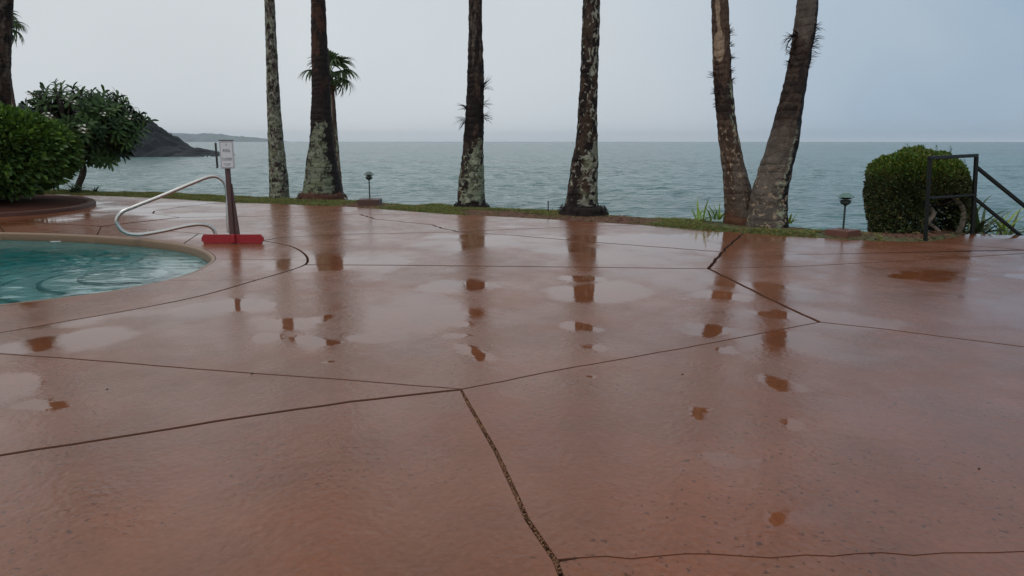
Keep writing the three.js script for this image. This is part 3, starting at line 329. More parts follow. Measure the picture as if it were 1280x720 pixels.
palm('dark palm trunk with frayed fibre tufts midway and green lichen low down', -15.8, [[-0.856, 0.003, 0.33], [-0.863, 0.172, 0.3], [-0.846, 0.591, 0.274], [-0.825, 1.006, 0.23], [-0.809, 1.335, 0.208], [-0.779, 1.823, 0.191], [-0.747, 2.624, 0.172], [-0.739, 3.408, 0.138], [-0.74, 4.177, 0.129]], 'mossy', 4, crownB, 11, { root: [0.36, 0.13, rootDark], tufts: [[1, 2.42, 0.9, 0.2], [1, 2.1, 0.7, 0.16], [1, 1.88, 0.3, 0.18], [-1, 2.05, 0.4, 0.14], [-1, 1.82, 0.2, 0.2]] });
palm('palm trunk flecked with pale lichen up its right face over a black root skirt', -14.4, [[1.37, 0.003, 0.36], [1.351, 0.204, 0.325], [1.354, 0.434, 0.3], [1.384, 0.89, 0.252], [1.414, 1.34, 0.213], [1.424, 1.785, 0.185], [1.44, 2.515, 0.161], [1.455, 3.23, 0.159], [1.459, 3.931, 0.154]], 'flecked', 5, crownA, 10.5, { root: [0.445, 0.2, rootDark] });
palm('tan brown palm trunk leaning away from its twin in the forked pair', -12.9, [[3.959, 0.037, 0.292], [3.948, 0.231, 0.263], [3.902, 0.534, 0.234], [3.796, 0.943, 0.192], [3.704, 1.347, 0.177], [3.607, 1.877, 0.149], [3.517, 2.528, 0.147], [3.469, 3.04, 0.139], [3.415, 3.668, 0.131]], 'tanned', 6, crownB, 10, { tufts: [[1, 3.12, 0.8, 0.09], [1, 2.93, 0.8, 0.07], [1, 2.72, 0.8, 0.09], [1, 2.52, 0.8, 0.06], [1, 2.34, 0.8, 0.06], [-1, 2.45, 0.7, 0.09], [-1, 2.2, 0.6, 0.06], [-1, 2.0, 0.6, 0.05]] });
palm('thick palm trunk with a black stained flank in the forked pair', -12.45, [[4.282, 0.004, 0.336], [4.274, 0.232, 0.314], [4.291, 0.565, 0.299], [4.364, 0.959, 0.264], [4.449, 1.348, 0.243], [4.524, 1.86, 0.196], [4.591, 2.364, 0.168], [4.626, 2.675, 0.161], [4.67, 3.105, 0.165], [4.69, 3.589, 0.152]], 'ringed', 7, crownA, 9.5, { tufts: [[1, 3.12, 0.7, 0.11], [1, 2.98, 0.6, 0.13], [1, 2.84, 0.6, 0.12], [1, 2.7, 0.6, 0.11], [1, 2.55, 0.6, 0.06], [-1, 3.08, -0.9, 0.2], [-1, 3.0, 0.6, 0.12], [-1, 2.8, 0.5, 0.08], [-1, 2.6, 0.5, 0.05]] });

// small fan palms on the slope beyond
function smallPalm(label, [x, y, z], h, seed) {
  const t = thing('fan_palm', label, 'palm tree', [x, y, z], 'small fan palms on the slope'); const r = rng(seed);
  const [g] = trunkGeo([[0, 0, 0.11], [-0.05, h * 0.3, 0.085], [-0.10, h * 0.7, 0.075], [-0.14, h, 0.075]], 0.008, seed, h); mesh('trunk', g, new THREE.MeshStandardMaterial({ map: barkMap(barks.tanned, seed), roughness: 0.85, bumpMap: barkBump, bumpScale: 0.02 }), t);
  const spec = [[1.4, 0.25, 0.7], [0.9, 0.75, 0.75], [1.5, -0.3, 0.65], [1.7, -0.75, 0.55], [-1.45, 0.25, 0.7], [-1.7, -0.4, 0.6], [-0.7, 0.9, 0.6], [0.15, 1.35, 0.62], [2.6, 0.3, 0.6], [-2.6, 0.4, 0.6], [3.1, 0.9, 0.6], [0.2, 0.15, 0.5]];
  for (const [yaw, el, s] of spec) { const f = mesh('frond', fanFrond(r, s * 0.95, 1.6, s * 0.55, 19), frondGreen, t); f.position.set(-0.14, h, 0); f.rotation.set(-el, yaw, 0, 'YXZ'); }
  for (const [yaw, el, s] of [[0.6, -1.2, 0.45], [1.2, -1.3, 0.5], [-0.3, -1.25, 0.45], [2.2, -1.2, 0.5], [-1.6, -1.3, 0.4]]) { const f = mesh('dead_frond', fanFrond(r, s * 0.8, 0.7, s * 0.45, 9), frondDead, t); f.position.set(-0.14, h - 0.08, 0); f.rotation.set(-el, yaw, 0, 'YXZ'); }
  return t;
}
smallPalm('small green fan palm with hanging dead fronds behind the black trunk', [-4.86, -0.55, -21.2], 3.75, 41);
smallPalm('small fan palm showing only frond tips beside the dark trunk over the bush', [-15.7, -0.7, -24.2], 5.6, 47);

// ------------------------------------------------------------------ bushes
function foliage(name, n, geo, mat, sample, tint, seed, parent) {
  const im = new THREE.InstancedMesh(geo, mat, n), r = rng(seed), m = new THREE.Matrix4(), q = new THREE.Quaternion(), q2 = new THREE.Quaternion(), c = new THREE.Color(), Z = new THREE.Vector3(0, 0, 1), d = new THREE.Vector3();
  let k = 0, tries = 0; while (k < n && tries < n * 6) { tries++; const s = sample(r); if (!s) continue; d.set(...s.dir).normalize(); q.setFromUnitVectors(Z, d); q2.setFromAxisAngle(Z, (r() - 0.5) * (s.spin ?? 6.28)); q.multiply(q2); m.compose(new THREE.Vector3(...s.pos), q, new THREE.Vector3(s.size, s.size, s.size)); im.setMatrixAt(k, m); im.setColorAt(k, c.setRGB(...tint(r, s))); k++; }
  im.count = k; im.name = name; im.userData.kind = 'stuff'; im.castShadow = im.receiveShadow = true; parent.add(im); return im;
}
const sphereDir = (r) => { const y = 2 * r() - 1, a = r() * 6.283, h = Math.sqrt(1 - y * y); return [Math.sin(a) * h, y, Math.cos(a) * h]; };
const barkPlain = stdm([0.07, 0.055, 0.042], 0.9, { bumpMap: barkBump, bumpScale: 0.01 }), barkGrey = stdm([0.26, 0.215, 0.17], 0.85, { bumpMap: barkBump, bumpScale: 0.012 });
const twigs = (r, n, f) => mergeGeometries([...Array(n)].map(() => f(r)));
{ // big leafy bush in the kerbed bed
  const t = thing('leafy_bush', 'big dense glossy green bush growing in the kerbed red bed', 'bush', [-11.2, 0.03, -15.9]);
  const r = rng(51), stems = twigs(r, 12, () => { const a = r() * 6.28, e = [Math.sin(a) * 1.1 * r(), 1.2 + 0.5 * r(), Math.cos(a) * 1.0 * r()], b = [Math.sin(a) * 0.25, 0, Math.cos(a) * 0.25]; return bend([b, [b[0] * 2 + (r() - 0.5) * 0.2, 0.35, b[2] * 2], [e[0] * 0.8, 0.8, e[2] * 0.8], e], 0.025 + 0.02 * r(), 10, 6); });
  mesh('stems', stems, barkPlain, t);
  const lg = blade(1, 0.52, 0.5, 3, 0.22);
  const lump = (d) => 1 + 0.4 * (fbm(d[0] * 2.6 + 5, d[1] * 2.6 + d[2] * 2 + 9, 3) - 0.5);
  foliage('foliage', 24000, lg, leafMat([0.10, 0.185, 0.05], 0.42, 0.25), (q) => { const d = sphereDir(q), k = (0.62 + 0.38 * Math.pow(q(), 0.45)) * lump(d); const hy = d[1] > 0 ? 0.92 : 0.98, y = 1.13 + d[1] * hy * k; if (y < 0.18 + 0.2 * q()) return null; if (d[1] < -0.45 && q() < 0.45) return null; return { pos: [d[0] * 1.72 * k, y, d[2] * 1.7 * k], dir: [d[0] + (q() - 0.5) * 1.3, d[1] * 0.9 + 0.35 + (q() - 0.5) * 1.2, d[2] + (q() - 0.5) * 1.3], spin: 2.4, size: 0.11 + 0.08 * q(), k, up: d[1] }; }, (q, s) => { const v = 0.55 + 0.6 * q(); return q() < (s.up > 0.2 ? 0.5 : 0.12) && s.k > 0.88 ? [v * 1.75, v * 1.6, v * 0.9] : [v, v, v * 0.9]; }, 52, t);  // upper outer leaves often tinted brighter and yellower, as painted-in highlights
}
{ // clipped round bush behind the railing
  const t = thing('clipped_bush', 'clipped round small leaved bush with grey stems behind the railing', 'bush', [6.48, 0.0, -11.95]);
  const r = rng(61);
  for (const [pts, rad] of [[[[-0.02, -0.1, 0.42], [-0.10, 0.12, 0.5], [0.0, 0.3, 0.5], [-0.03, 0.42, 0.35], [0.05, 0.62, 0.1]], 0.042], [[[0.42, -0.1, 0.42], [0.46, 0.14, 0.5], [0.47, 0.36, 0.47], [0.36, 0.54, 0.38], [0.22, 0.66, 0.25]], 0.042], [[[0.22, -0.08, 0.52], [0.03, 0.1, 0.5], [-0.12, 0.2, 0.35]], 0.028], [[[-0.45, -0.1, 0.3], [-0.4, 0.2, 0.35], [-0.5, 0.6, 0.2]], 0.03]]) mesh('stem', bend(pts, rad, 24, 8), barkGrey, t);
  mesh('twigs', twigs(r, 160, () => { const d = sphereDir(r); d[1] = Math.abs(d[1]) * 0.8 - 0.2; const e = [d[0] * 0.8, 0.62 + d[1] * 0.6, d[2] * 0.8]; return bend([[e[0] * 0.3, 0.3 + 0.3 * r(), e[2] * 0.3], [e[0] * 0.65 + (r() - 0.5) * 0.15, e[1] * 0.8, e[2] * 0.65], e], 0.006, 5, 4); }), barkPlain, t);
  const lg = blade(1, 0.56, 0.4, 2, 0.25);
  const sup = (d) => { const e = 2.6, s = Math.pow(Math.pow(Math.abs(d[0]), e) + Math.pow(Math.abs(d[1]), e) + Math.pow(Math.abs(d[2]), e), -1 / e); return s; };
  foliage('foliage', 85000, lg, leafMat([0.085, 0.135, 0.042], 0.45, 0.22), (q) => { const d = sphereDir(q), k = sup(d) * (0.70 + 0.30 * Math.pow(q(), 0.35)) * (1 + 0.38 * (fbm(d[0] * 4 + 5, d[1] * 4 + d[2] * 4, 4) - 0.5)); const p = [d[0] * 0.70 * k, 0.52 + d[1] * (d[1] > 0 ? 0.74 : 1.0) * k, d[2] * 0.70 * k]; if (p[1] < -0.14) return null; if (p[2] > -0.25 && p[1] < 0.56 + 0.08 * Math.sin(p[0] * 9) && p[0] > -0.16 && p[0] < 0.5 && q() < 0.97) return null; if (p[1] < 0.2 && p[2] > 0 && q() < 0.4) return null; return { pos: p, dir: [d[0] + (q() - 0.5) * 1.5, d[1] + 0.2 + (q() - 0.5) * 1.5, d[2] + (q() - 0.5) * 1.5], size: 0.032 + 0.026 * q(), y: p[1], k }; }, (q, s) => { const v = 0.45 + 0.8 * q() * q(), topLit = sst(0.72, 1.05, s.y) * (0.4 + 0.6 * q()); return [mix(v, v * 2.1, topLit) * (q() < 0.2 ? 1.9 : 1), mix(v * 0.9, v * 2.3, topLit), mix(v, v * 0.9, topLit)]; }, 62, t);  // leaves tinted brighter with height: the sunlit top is painted into their colour
  const sp = rng(66), gs = []; for (const [x, z, y, h] of [[-0.25, 0.0, 1.2, 0.16], [0.38, 0.1, 1.16, 0.16], [0.5, 0.3, 1.0, 0.12], [0.66, 0.1, 0.68, 0.12], [0.1, 0.2, 1.24, 0.1], [-0.45, 0.2, 1.05, 0.1], [-0.05, 0.1, 1.25, 0.09], [0.6, 0.2, 0.9, 0.1]]) { gs.push(bend([[x, y, z], [x + 0.02, y + h * 0.6, z], [x, y + h, z]], 0.004, 4, 4).toNonIndexed()); for (let i = 0; i < 9; i++) gs.push(blade(0.05, 0.024, 0.4, 2).applyMatrix4(M4(x, y + h * (0.3 + 0.7 * sp()), z, sp() * 6.28, -0.5 * sp())).toNonIndexed()); } const sg = mesh('sprigs', mergeGeometries(gs), leafMat([0.09, 0.16, 0.05], 0.5, 0.25), t); sg.userData.kind = 'stuff';
}
{ // frangipani tree
  const t = thing('frangipani_tree', 'dark round frangipani tree with a crooked trunk and few white flowers', 'tree', [-12.0, 0.0, -20.7]);
  const r = rng(71);
  mesh('trunk', bend([[0.0, -0.3, 0], [0.02, 0.15, 0], [0.2, 0.5, 0.03], [0.22, 0.72, 0.02], [0.05, 0.95, 0], [0.1, 1.25, 0]], 0.085, 30, 12), barkPlain, t);
  const tips = []; const CX = 0.42, CY = 1.78;
  while (tips.length < 330) { const d = sphereDir(r); const k = 0.55 + 0.45 * Math.pow(r(), 0.5); const sx = d[0] > 0 ? 1.52 : 1.72, sy = d[1] > 0 ? 1.1 : 0.98, lump = 1 + 0.4 * (fbm(d[0] * 2.2 + 2, d[1] * 2.2 + d[2] * 2 + 7, 2) - 0.5); const p = [CX + d[0] * sx * k * lump, CY + d[1] * sy * k * lump, d[2] * 1.35 * k * lump]; if (p[1] < 0.98 && p[0] < 0.55) continue; if (fbm(p[0] * 1.7 + 4, p[1] * 1.7 + p[2] * 1.5, 2) < 0.27) continue; if (tips.some((q) => Math.hypot(q[0] - p[0], q[1] - p[1], q[2] - p[2]) < 0.13)) continue; tips.push([...p, d]); }
  const limbs = [[-0.5, 1.5, 0.3], [0.9, 1.45, 0.4], [0.3, 1.8, -0.5], [0.2, 1.7, 0.6], [-0.7, 1.8, -0.3], [1.1, 1.7, -0.2]]; limbs.forEach((l) => mesh('limb', bend([[0.1, 1.1, 0], [l[0] * 0.5, 1.3, l[2] * 0.5], l], 0.05, 10, 8), barkPlain, t));
  mesh('branches', mergeGeometries(tips.map(([x, y, z]) => { const l = limbs.reduce((a, b) => (Math.hypot(a[0] - x, a[1] - y, a[2] - z) < Math.hypot(b[0] - x, b[1] - y, b[2] - z) ? a : b)); return bend([l, [mix(l[0], x, 0.5), mix(l[1], y, 0.5) - 0.06, mix(l[2], z, 0.5)], [x, y, z]], 0.018, 5, 5); })), barkPlain, t);
  const mats = [[0.030, 0.058, 0.022], [0.05, 0.092, 0.03], [0.09, 0.15, 0.045]].map((c) => leafMat(c, 0.6, 0.15, 0.3));
  const geos = [0, 1, 2, 3].map(() => { const gs = []; for (let i = 0; i < 15; i++) gs.push(blade(0.20 + 0.09 * r(), 0.075, 0.6, 5, 0.12, 0, (q) => Math.min(1, 0.18 + q * 1.25) * Math.sqrt(Math.max(0, 1 - Math.pow(q, 5)))).applyMatrix4(M4(0, -0.01 * i, 0, i * 2.4 + r() * 0.3, -mix(0.95, -0.25, i / 15)))); return mergeGeometries(gs); });
  tips.forEach(([x, y, z, d], i) => { const m = mesh('leaf_rosette', geos[i % 4], mats[r() < 0.2 ? 2 : r() < 0.5 ? 1 : 0], t); m.position.set(x, y, z); m.quaternion.setFromUnitVectors(new THREE.Vector3(0, 1, 0), new THREE.Vector3(d[0] * 0.9, d[1] * 0.6 + 0.55, d[2] * 0.9).normalize()); m.rotateY(r() * 6); m.scale.setScalar(0.75 + 0.6 * r()); });
  const fg = mergeGeometries([...Array(10)].map((_, i) => blade(0.055, 0.04, 0.5, 2, 0.2).applyMatrix4(M4((r() - 0.5) * 0.13, (r() - 0.5) * 0.06, (r() - 0.5) * 0.13, i * 1.26, -0.5)))), fm = stdm([0.78, 0.76, 0.68], 0.7, { side: THREE.DoubleSide });
  for (const [x, y, z] of [[0.38, 2.02, 1.45], [0.45, 1.97, 1.42], [0.92, 2.33, 1.15], [0.72, 2.45, 1.1], [1.18, 1.72, 1.35], [1.2, 1.62, 1.38], [1.5, 2.05, 0.9], [1.9, 1.98, 0.4], [-0.2, 2.55, 1.1]]) { const f = mesh('flower', fg, fm, t); f.position.set(x, y, z + 0.25); f.scale.setScalar(1.4 + 0.5 * r()); }
}

// strap-leaved plants: each leaf a part
function strapPlant(name, label, pos, n, len, wid, mats, seed, spread = 0.6, droop = 0.9, group) {
  const t = thing(name, label, 'plant', pos, group), r = rng(seed), gs = [0, 1, 2].map((k) => blade(len * (0.8 + 0.2 * k), wid, droop * (0.5 + 0.5 * k), 6, 0.4, 0, (q) => (q < 0.1 ? 0.7 + q * 3 : 1 - Math.pow((q - 0.1) / 0.9, 2.2))));
  for (let i = 0; i < n; i++) { const m = mesh('leaf', gs[Math.floor(r() * 3)], mats[Math.floor(r() * mats.length)], t); m.position.set((r() - 0.5) * spread * 0.5, 0, (r() - 0.5) * spread * 0.4); m.rotation.set(-mix(1.45, 0.45, Math.pow(r(), 0.8)), i * 2.4 + r(), 0, 'YXZ'); m.scale.setScalar(0.7 + 0.5 * r()); }
  return t;
}
const limeLeaf = [[0.28, 0.40, 0.06], [0.34, 0.42, 0.08], [0.20, 0.32, 0.06]].map((c) => leafMat(c, 0.5, 0.35)), deepLeaf = [[0.05, 0.085, 0.035], [0.07, 0.11, 0.045], [0.12, 0.14, 0.05]].map((c) => leafMat(c, 0.5, 0.25));
strapPlant('lily_plant', 'loose row of bright lime strap leaved shoots set apart from the forked palms', [3.4, 0.03, -13.0], 16, 0.34, 0.032, limeLeaf, 81, 0.9, 0.4, 'lime shoots round the forked palms');
strapPlant('lily_plant', 'lime strap leaved shoots hard against the foot of the tan forked palm', [3.66, 0.03, -13.15], 14, 0.36, 0.032, limeLeaf, 82, 0.5, 0.4, 'lime shoots round the forked palms');
strapPlant('lily_plant', 'few lime leaves leaning out behind the thick black stained palm', [4.7, 0.02, -12.6], 7, 0.32, 0.04, limeLeaf, 84, 0.15, 0.6);
strapPlant('spider_lily', 'long dark green strap leaved plant below the sloping stair rail', [7.95, -0.22, -12.7], 40, 0.9, 0.065, deepLeaf, 83, 0.5, 1.0);
strapPlant('spider_lily', 'yellowing strap leaved plant farther down beside the stair rail', [8.45, -0.25, -12.7], 24, 0.75, 0.05, [...limeLeaf, deepLeaf[2]], 85, 0.5, 1.0);
strapPlant('bromeliad', 'dark spiky bromeliad at the foot of the crooked frangipani trunk', [-11.85, 0.02, -20.3], 26, 0.4, 0.05, deepLeaf.slice(0, 2), 86, 0.35, 0.9);
strapPlant('bromeliad', 'low spiky bromeliad sprawling on the grass side of the frangipani trunk', [-11.4, 0.0, -20.5], 12, 0.26, 0.045, deepLeaf.slice(0, 2), 87, 0.3, 0.9);
strapPlant('grass_tuft', 'thin upright weed in the grass between bush and frangipani', [-12.55, 0.0, -20.6], 9, 0.42, 0.022, [deepLeaf[1], deepLeaf[2]], 88, 0.2, 0.5);

// ------------------------------------------------------------------ lawn edge: grass blades and litter
{
  const r = rng(91), bl = mergeGeometries([...Array(6)].map(() => blade(0.025 + 0.028 * r(), 0.007, 1.0 * r(), 2, 0.3).applyMatrix4(M4((r() - 0.5) * 0.04, 0, (r() - 0.5) * 0.04, r() * 6.28, -0.6 - 0.9 * r()))));
  const n = 46000, im = new THREE.InstancedMesh(bl, leafMat([0.21, 0.26, 0.075], 0.6, 0.4), n), m = new THREE.Matrix4(), c = new THREE.Color(), q = new THREE.Quaternion(), UP = new THREE.Vector3(0, 1, 0); let k = 0;
  for (let i = 0; i < n * 3 && k < n; i++) { const s = r() * (sMax - 12), t = 0.02 + 2.1 * r(), g = soilCol(s, t); if (r() > 0.12 + 0.9 * g) continue; const [ex, ez] = edgeAt(s); if (ex > 5.25 || Math.hypot(ex + OUT[0] * t - 3.95, ez + OUT[1] * t + 12.5) < 0.75 || Math.hypot(ex + OUT[0] * t - 4.96, (ez + OUT[1] * t + 11.0) * 0.8) < 0.42 || Math.hypot(ex + OUT[0] * t + 3.16, (ez + OUT[1] * t + 16.5)) < 0.4) continue; q.setFromAxisAngle(UP, r() * 6.28); const sc = 0.6 + 0.8 * r(); m.compose(new THREE.Vector3(ex + OUT[0] * t, soilHeight(s, t) - 0.004, ez + OUT[1] * t), q, new THREE.Vector3(sc, sc * (0.6 + 0.5 * g), sc)); im.setMatrixAt(k, m); const v = 0.6 + 0.7 * r(), dry = r() < 0.25 ? 1 : 0; im.setColorAt(k, c.setRGB(v * (dry ? 1.7 : 1), v, v * (dry ? 1.2 : 1))); k++; }
  im.count = k; im.name = 'lawn_grass'; im.userData = { kind: 'stuff', label: 'short green grass strip between the wet deck and the sea', category: 'grass' }; im.castShadow = im.receiveShadow = true; top(im);
  const fl = blade(0.07, 0.018, 0.5, 2, 0.3), n2 = 5200, lm = new THREE.InstancedMesh(fl, stdm([0.14, 0.07, 0.038], 0.85, { side: THREE.DoubleSide }), n2);
  for (let i = 0; i < n2; i++) { let s = r() * (sMax - 10), t = 0.02 + 1.9 * r(); if (i % 2) { const cs = [[4.1, -12.7], [5.4, -11.0], [-4.5, -17.6], [6.0, -11.0], [1.4, -14]][i % 5]; let b = 0, bd = 1e9; for (let z = 0; z < along.length; z++) { const d = Math.hypot(edgeLine[z][0] - cs[0], edgeLine[z][1] - cs[1]); if (d < bd) { bd = d; b = z; } } s = along[b] + (r() - 0.5) * 2.6; } const [ex, ez] = edgeAt(s); q.setFromEuler(new THREE.Euler((r() - 0.5) * 0.7, r() * 6.28, (r() - 0.5) * 0.7)); const sc = 0.5 + r(); m.compose(new THREE.Vector3(ex + OUT[0] * t, soilHeight(s, t) + 0.012, ez + OUT[1] * t), q, new THREE.Vector3(sc, sc, sc)); lm.setMatrixAt(i, m); const v = 0.4 + 1.1 * r(); lm.setColorAt(i, c.setRGB(v, v * (0.8 + 0.5 * r()), v)); }
  lm.name = 'leaf_litter'; lm.userData = { kind: 'stuff', label: 'brown leaf litter scattered on the red soil strip', category: 'litter' }; lm.castShadow = lm.receiveShadow = true; top(lm);
}

// ------------------------------------------------------------------ kerbed planting bed
{
  const kp = smooth([[-13.5, -12.2], [-11, -13.15], [-9.62, -13.9], [-9.18, -14.43], [-9.0, -15.1], [-9.09, -15.83], [-9.37, -16.64], [-9.95, -17.5], [-11.1, -18.4], [-12.8, -19.0], [-15, -18.8]], 5);
  const t = thing('planting_bed', 'raised planting bed of red soil with a rounded concrete kerb', 'planting bed', [0, 0, 0]);
  const prof = []; for (let k = 0; k <= 6; k++) { const a = k / 6 * Math.PI; prof.push([0.08 * Math.cos(a), 0.065 + 0.025 * Math.sin(a)]); } prof.unshift([0.085, -0.02]); prof.push([-0.085, -0.02]);
  const pos = [], idx = [], uv = []; let L = 0; kp.forEach((p, i) => { const a = kp[Math.max(0, i - 1)], b = kp[Math.min(kp.length - 1, i + 1)], dx = b[0] - a[0], dz = b[1] - a[1], l = Math.hypot(dx, dz); if (i) L += Math.hypot(p[0] - kp[i - 1][0], p[1] - kp[i - 1][1]); prof.forEach(([u, y], k) => { pos.push(p[0] - dz / l * u, y, p[1] + dx / l * u); uv.push(L, k * 0.04); }); });
  const m = prof.length; for (let a = 0; a < kp.length - 1; a++) for (let b = 0; b < m - 1; b++) { const q = a * m + b; idx.push(q, q + m, q + 1, q + 1, q + m, q + m + 1); }
  mesh('kerb', build(pos, idx, uv), phys([0.085, 0.036, 0.024], 0.6, { specularIntensity: 0.6, bumpMap: lipMat.bumpMap, bumpScale: 0.003 }), t);
  const cxx = -12, czz = -15.8, ps = [cxx, 0.16, czz], ix = [], N = kp.length, R = 10; for (let a = 1; a <= R; a++) kp.forEach(([x, z]) => { const f = a / R, px = mix(cxx, x, f), pz = mix(czz, z, f); ps.push(px, mix(0.16, 0.06, f * f) + (fbm(px * 3, pz * 3, 3) - 0.5) * 0.08 * (1 - f * f), pz); });
  for (let i = 0; i < N - 1; i++) ix.push(0, 1 + i, 2 + i); for (let a = 0; a < R - 1; a++) for (let i = 0; i < N - 1; i++) { const q = 1 + a * N + i; ix.push(q, q + N, q + 1, q + 1, q + N, q + N + 1); }
  mesh('bed_soil', build(ps, ix), phys([0.06, 0.023, 0.015], 0.95, { specularIntensity: 0.15, side: THREE.DoubleSide }), t);
}

// ------------------------------------------------------------------ pool handrail
{
  const steel = stdm([0.56, 0.545, 0.52], 0.26, { metalness: 1 });
  const t = thing('pool_handrail', 'bent stainless steel handrail at the pool entry steps', 'handrail', [-4.45, 0, -11.25]);
  const pts = [[-4.330, -0.04, -11.312], [-4.321, 0.278, -11.317], [-4.308, 0.6, -11.323], [-4.333, 0.78, -11.31], [-4.415, 0.868, -11.268], [-4.514, 0.873, -11.217], [-4.736, 0.784, -11.102], [-5.131, 0.602, -10.898], [-5.44, 0.468, -10.738], [-5.588, 0.395, -10.662], [-5.655, 0.285, -10.627], [-5.627, 0.165, -10.641], [-5.548, 0.092, -10.682], [-5.433, 0.066, -10.741], [-5.169, 0.093, -10.878], [-4.827, 0.161, -11.055], [-4.69, 0.17, -11.125], [-4.582, 0.146, -11.182], [-4.516, 0.082, -11.216], [-4.49, -0.03, -11.229]].map(([x, y, z]) => [x + 4.45, y, z + 11.25]);
  mesh('rail', bend(pts, 0.028, 160, 16, 0.5), steel, t);
  for (const k of [0, pts.length - 1]) { const e = mesh('floor_flange', new THREE.LatheGeometry([[0.028, 0.016], [0.036, 0.014], [0.05, 0.006], [0.052, 0.0]].map((p) => new THREE.Vector2(...p)), 24), steel, t); e.position.set(pts[k][0], 0.002, pts[k][2]); }
}
// ------------------------------------------------------------------ pool closed sign on a red foot
{
  const t = thing('pool_closed_sign', 'white POOL CLOSED sign on a brown post with a wide red foot', 'sign', [-3.87, 0, -10.25]);
  const red = stdm([0.30, 0.012, 0.018], 0.35), brown = stdm([0.085, 0.040, 0.036], 0.5);
  const sh = new THREE.Shape([[-0.40, 0], [-0.40, 0.02], [-0.425, 0.03], [-0.425, 0.075], [-0.395, 0.12], [0.39, 0.12], [0.425, 0.075], [0.425, 0.03], [0.40, 0.02], [0.40, 0]].map((p) => new THREE.Vector2(...p)));
  const fg = new THREE.ExtrudeGeometry(sh, { depth: 0.03, bevelEnabled: true, bevelSize: 0.004, bevelThickness: 0.004, bevelSegments: 2 }); fg.translate(0, 0.006, -0.015); mesh('foot_board', fg, red, t);
  const bg = new RoundedBoxGeometry(0.065, 0.12, 0.12, 3, 0.012); bg.translate(0.015, 0.075, 0.0); mesh('socket', bg, red, t);
  const pg = new RoundedBoxGeometry(0.062, 1.26, 0.05, 2, 0.006); pg.translate(0.0, 0.75, 0.002); mesh('post', pg, brown, t);
  const br = new THREE.ExtrudeGeometry(new THREE.Shape([[0.032, 0.1], [0.095, 0.1], [0.036, 0.82], [0.032, 0.82]].map((p) => new THREE.Vector2(...p))), { depth: 0.03, bevelEnabled: true, bevelSize: 0.003, bevelThickness: 0.003, bevelSegments: 1 }); br.translate(0, 0, -0.03); mesh('brace', br, brown, t);
  const cv = document.createElement('canvas'); cv.width = 256; cv.height = 512; const x = cv.getContext('2d'); x.fillStyle = '#cfcccf'; x.fillRect(0, 0, 256, 512); x.strokeStyle = '#3a3638'; x.lineWidth = 7; x.strokeRect(10, 12, 236, 488); x.fillStyle = '#2b282c'; x.textAlign = 'center'; x.fillRect(118, 44, 20, 14); x.fillRect(122, 64, 12, 22); x.font = 'bold 78px sans-serif'; x.fillText('POOL', 128, 206, 150); x.font = 'bold 74px sans-serif'; x.fillText('CLOSED', 128, 366, 196); x.fillRect(60, 428, 50, 9); x.fillRect(122, 428, 70, 9); x.fillRect(76, 452, 100, 9);
  const tex = new THREE.CanvasTexture(cv); tex.colorSpace = THREE.SRGBColorSpace;
  const f = mesh('sign_panel', new RoundedBoxGeometry(0.185, 0.365, 0.02, 2, 0.006), stdm([0.6, 0.59, 0.6], 0.5), t); f.position.set(0.022, 1.215, 0.045); f.rotation.y = 0.12;
  const face = mesh('sign_face', new THREE.PlaneGeometry(0.172, 0.352), new THREE.MeshStandardMaterial({ map: tex, roughness: 0.5 }), f); face.position.z = 0.0125;
  const cap = mesh('frame_cap', new RoundedBoxGeometry(0.19, 0.018, 0.03, 2, 0.005), stdm([0.1, 0.09, 0.11], 0.5), t); cap.position.set(0.022, 1.404, 0.045); cap.rotation.y = 0.12;
  const b = mesh('sign_panel', new RoundedBoxGeometry(0.185, 0.34, 0.02, 2, 0.006), stdm([0.035, 0.028, 0.028], 0.5), t); b.userData.label = 'dark back board turned edge on behind the white face'; b.position.set(-0.15, 1.205, -0.03); b.rotation.set(0.0, -1.25, -0.03);
}
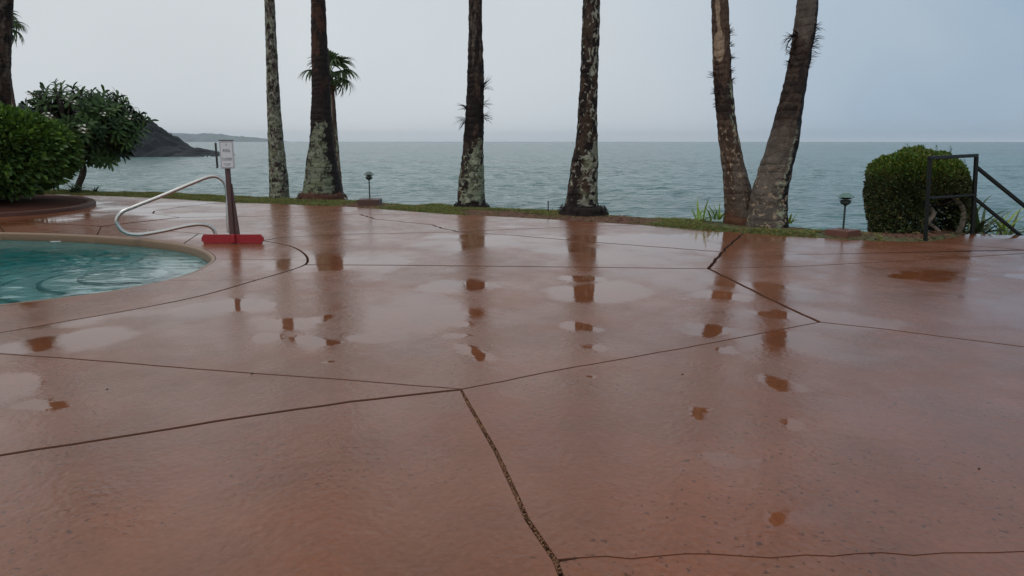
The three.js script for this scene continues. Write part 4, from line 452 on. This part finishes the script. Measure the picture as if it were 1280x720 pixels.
// ------------------------------------------------------------------ path lights
function pathLight(label, [x, y, z], bw, bh, h, turn, capC, blockC) {
  const t = thing('path_light', label, 'path light', [x, y, z], 'tiered path lights along the lawn'); const L = (pts, n = 28) => new THREE.LatheGeometry(pts.map((p) => new THREE.Vector2(...p)), n);
  const green = stdm(capC, 0.45), dark = stdm([0.012, 0.022, 0.02], 0.4), body = stdm([0.03, 0.05, 0.044], 0.45), T = bh + h;
  const b = mesh('concrete_block', new RoundedBoxGeometry(bw, bh + 0.06, bw, 3, 0.012).translate(0, bh / 2 - 0.03, 0), stdm(blockC, 0.55, { bumpMap: lipMat.bumpMap, bumpScale: 0.004 }), t); b.rotation.y = turn;
  mesh('base_flange', L([[0.001, bh + 0.012], [0.06, bh + 0.012], [0.07, bh + 0.004], [0.07, bh]]), stdm([0.10, 0.045, 0.03], 0.6), t);
  mesh('pole', new THREE.CylinderGeometry(0.014, 0.014, h - 0.16, 14).translate(0, bh + (h - 0.16) / 2, 0), dark, t);
  mesh('bowl', L([[0.014, T - 0.19], [0.03, T - 0.175], [0.062, T - 0.16], [0.076, T - 0.135], [0.077, T - 0.12], [0.001, T - 0.12]]), body, t);
  for (const k of [0, 1]) mesh('louvre', L([[0.045, T - 0.105 + k * 0.028], [0.085 + 0.008 * k, T - 0.112 + k * 0.028], [0.086 + 0.008 * k, T - 0.108 + k * 0.028], [0.045, T - 0.097 + k * 0.028]]), body, t);
  mesh('lens', new THREE.CylinderGeometry(0.042, 0.042, 0.085, 20).translate(0, T - 0.085, 0), stdm([0.25, 0.28, 0.26], 0.2), t);
  mesh('cap', L([[0.001, T - 0.05], [0.09, T - 0.062], [0.118, T - 0.062], [0.12, T - 0.055], [0.062, T - 0.015], [0.058, T - 0.003], [0.045, T + 0.004], [0.001, T + 0.006]]), green, t);
}
pathLight('dark path light on a brown block between the black palm and fibre palm', [-3.16, 0.0, -16.6], 0.47, 0.13, 0.6, 0, [0.11, 0.15, 0.14], [0.085, 0.04, 0.03]);
pathLight('green capped path light on a red block beside the clipped bush', [4.95, 0.0, -11.08], 0.36, 0.10, 0.54, 0.62, [0.12, 0.20, 0.17], [0.14, 0.05, 0.032]);
{ const s = thing('metal_stake', 'short dark metal stake standing in the grass near the flecked palm', 'stake', [0.72, 0, -14.85]); mesh('shaft', new THREE.CylinderGeometry(0.012, 0.014, 0.3, 10).translate(0, 0.06, 0), stdm([0.04, 0.04, 0.04], 0.6), s); mesh('stake_cap', new THREE.CylinderGeometry(0.015, 0.015, 0.02, 10).translate(0, 0.215, 0), stdm([0.05, 0.05, 0.05], 0.5), s); }

// ------------------------------------------------------------------ stair railing and stairs
{
  const iron = phys([0.008, 0.011, 0.010], 0.5, { specularIntensity: 0.45 }), t = thing('stair_railing', 'dark green metal railing that slopes down the stairs beside the clipped bush', 'railing', [5.93, 0, -10.64]);
  const o = ([x, y, z]) => [x - 5.93, y, z + 10.64], p = (name, a, b, w) => mesh(name, bar(o(a), o(b), w), iron, t);
  p('post', [5.95, -0.02, -10.64], [5.89, 1.16, -10.64], 0.045); p('post', [7.02, -0.02, -11.29], [6.94, 1.17, -11.29], 0.05);
  p('top_rail', [5.865, 1.165, -10.625], [6.96, 1.185, -11.305], 0.05); p('mid_rail', [5.92, 0.60, -10.65], [6.98, 0.60, -11.28], 0.032);
  p('sloping_rail', [6.95, 1.02, -11.29], [9.4, -0.75, -11.33], 0.05); p('sloping_rail', [6.98, 0.555, -11.29], [9.4, -1.22, -11.33], 0.045);
  p('post', [8.55, -1.45, -11.32], [8.55, -0.14, -11.32], 0.045);
  const st = new THREE.Group(); st.name = 'stairs'; structure(st); const cm = stdm([0.17, 0.085, 0.06], 0.5); for (let i = 0; i < 7; i++) mesh('step', new RoundedBoxGeometry(0.42, 0.5, 1.1, 2, 0.012).translate(7.55 + i * 0.36, -0.42 - i * 0.20, -11.95), cm, st);
}
// ------------------------------------------------------------------ small bits washed onto the deck
{
  const r = rng(99), dk = stdm([0.02, 0.014, 0.012], 0.6);
  for (const [x, z, s, l] of [[-2.32, -4.07, 0.006, 'tiny dark seed on the narrow slab below the pool coping'], [-1.59, -4.36, 0.008, 'dark seed lodged at the thin joint of the narrow slab'], [1.04, -4.35, 0.005, 'tiny dark seed beside the long joint on the wide slab'], [2.03, -3.02, 0.005, 'tiny dark seed alone on the wide foreground slab']]) { const g = new THREE.IcosahedronGeometry(s, 1), p = g.attributes.position; for (let i = 0; i < p.count; i++) { const k = 0.8 + 0.4 * vn(p.getX(i) * 300, p.getY(i) * 300 + p.getZ(i) * 200); p.setXYZ(i, p.getX(i) * k * 1.5, p.getY(i) * k * 0.7, p.getZ(i) * k); } g.computeVertexNormals(); const m = mesh('fallen_seed', g, dk); m.position.set(x, s * 0.6, z); m.rotation.y = r() * 6; tag(m, l, 'seed', 'seeds washed onto the deck'); top(m); }
}
renderer.render(scene, camera);
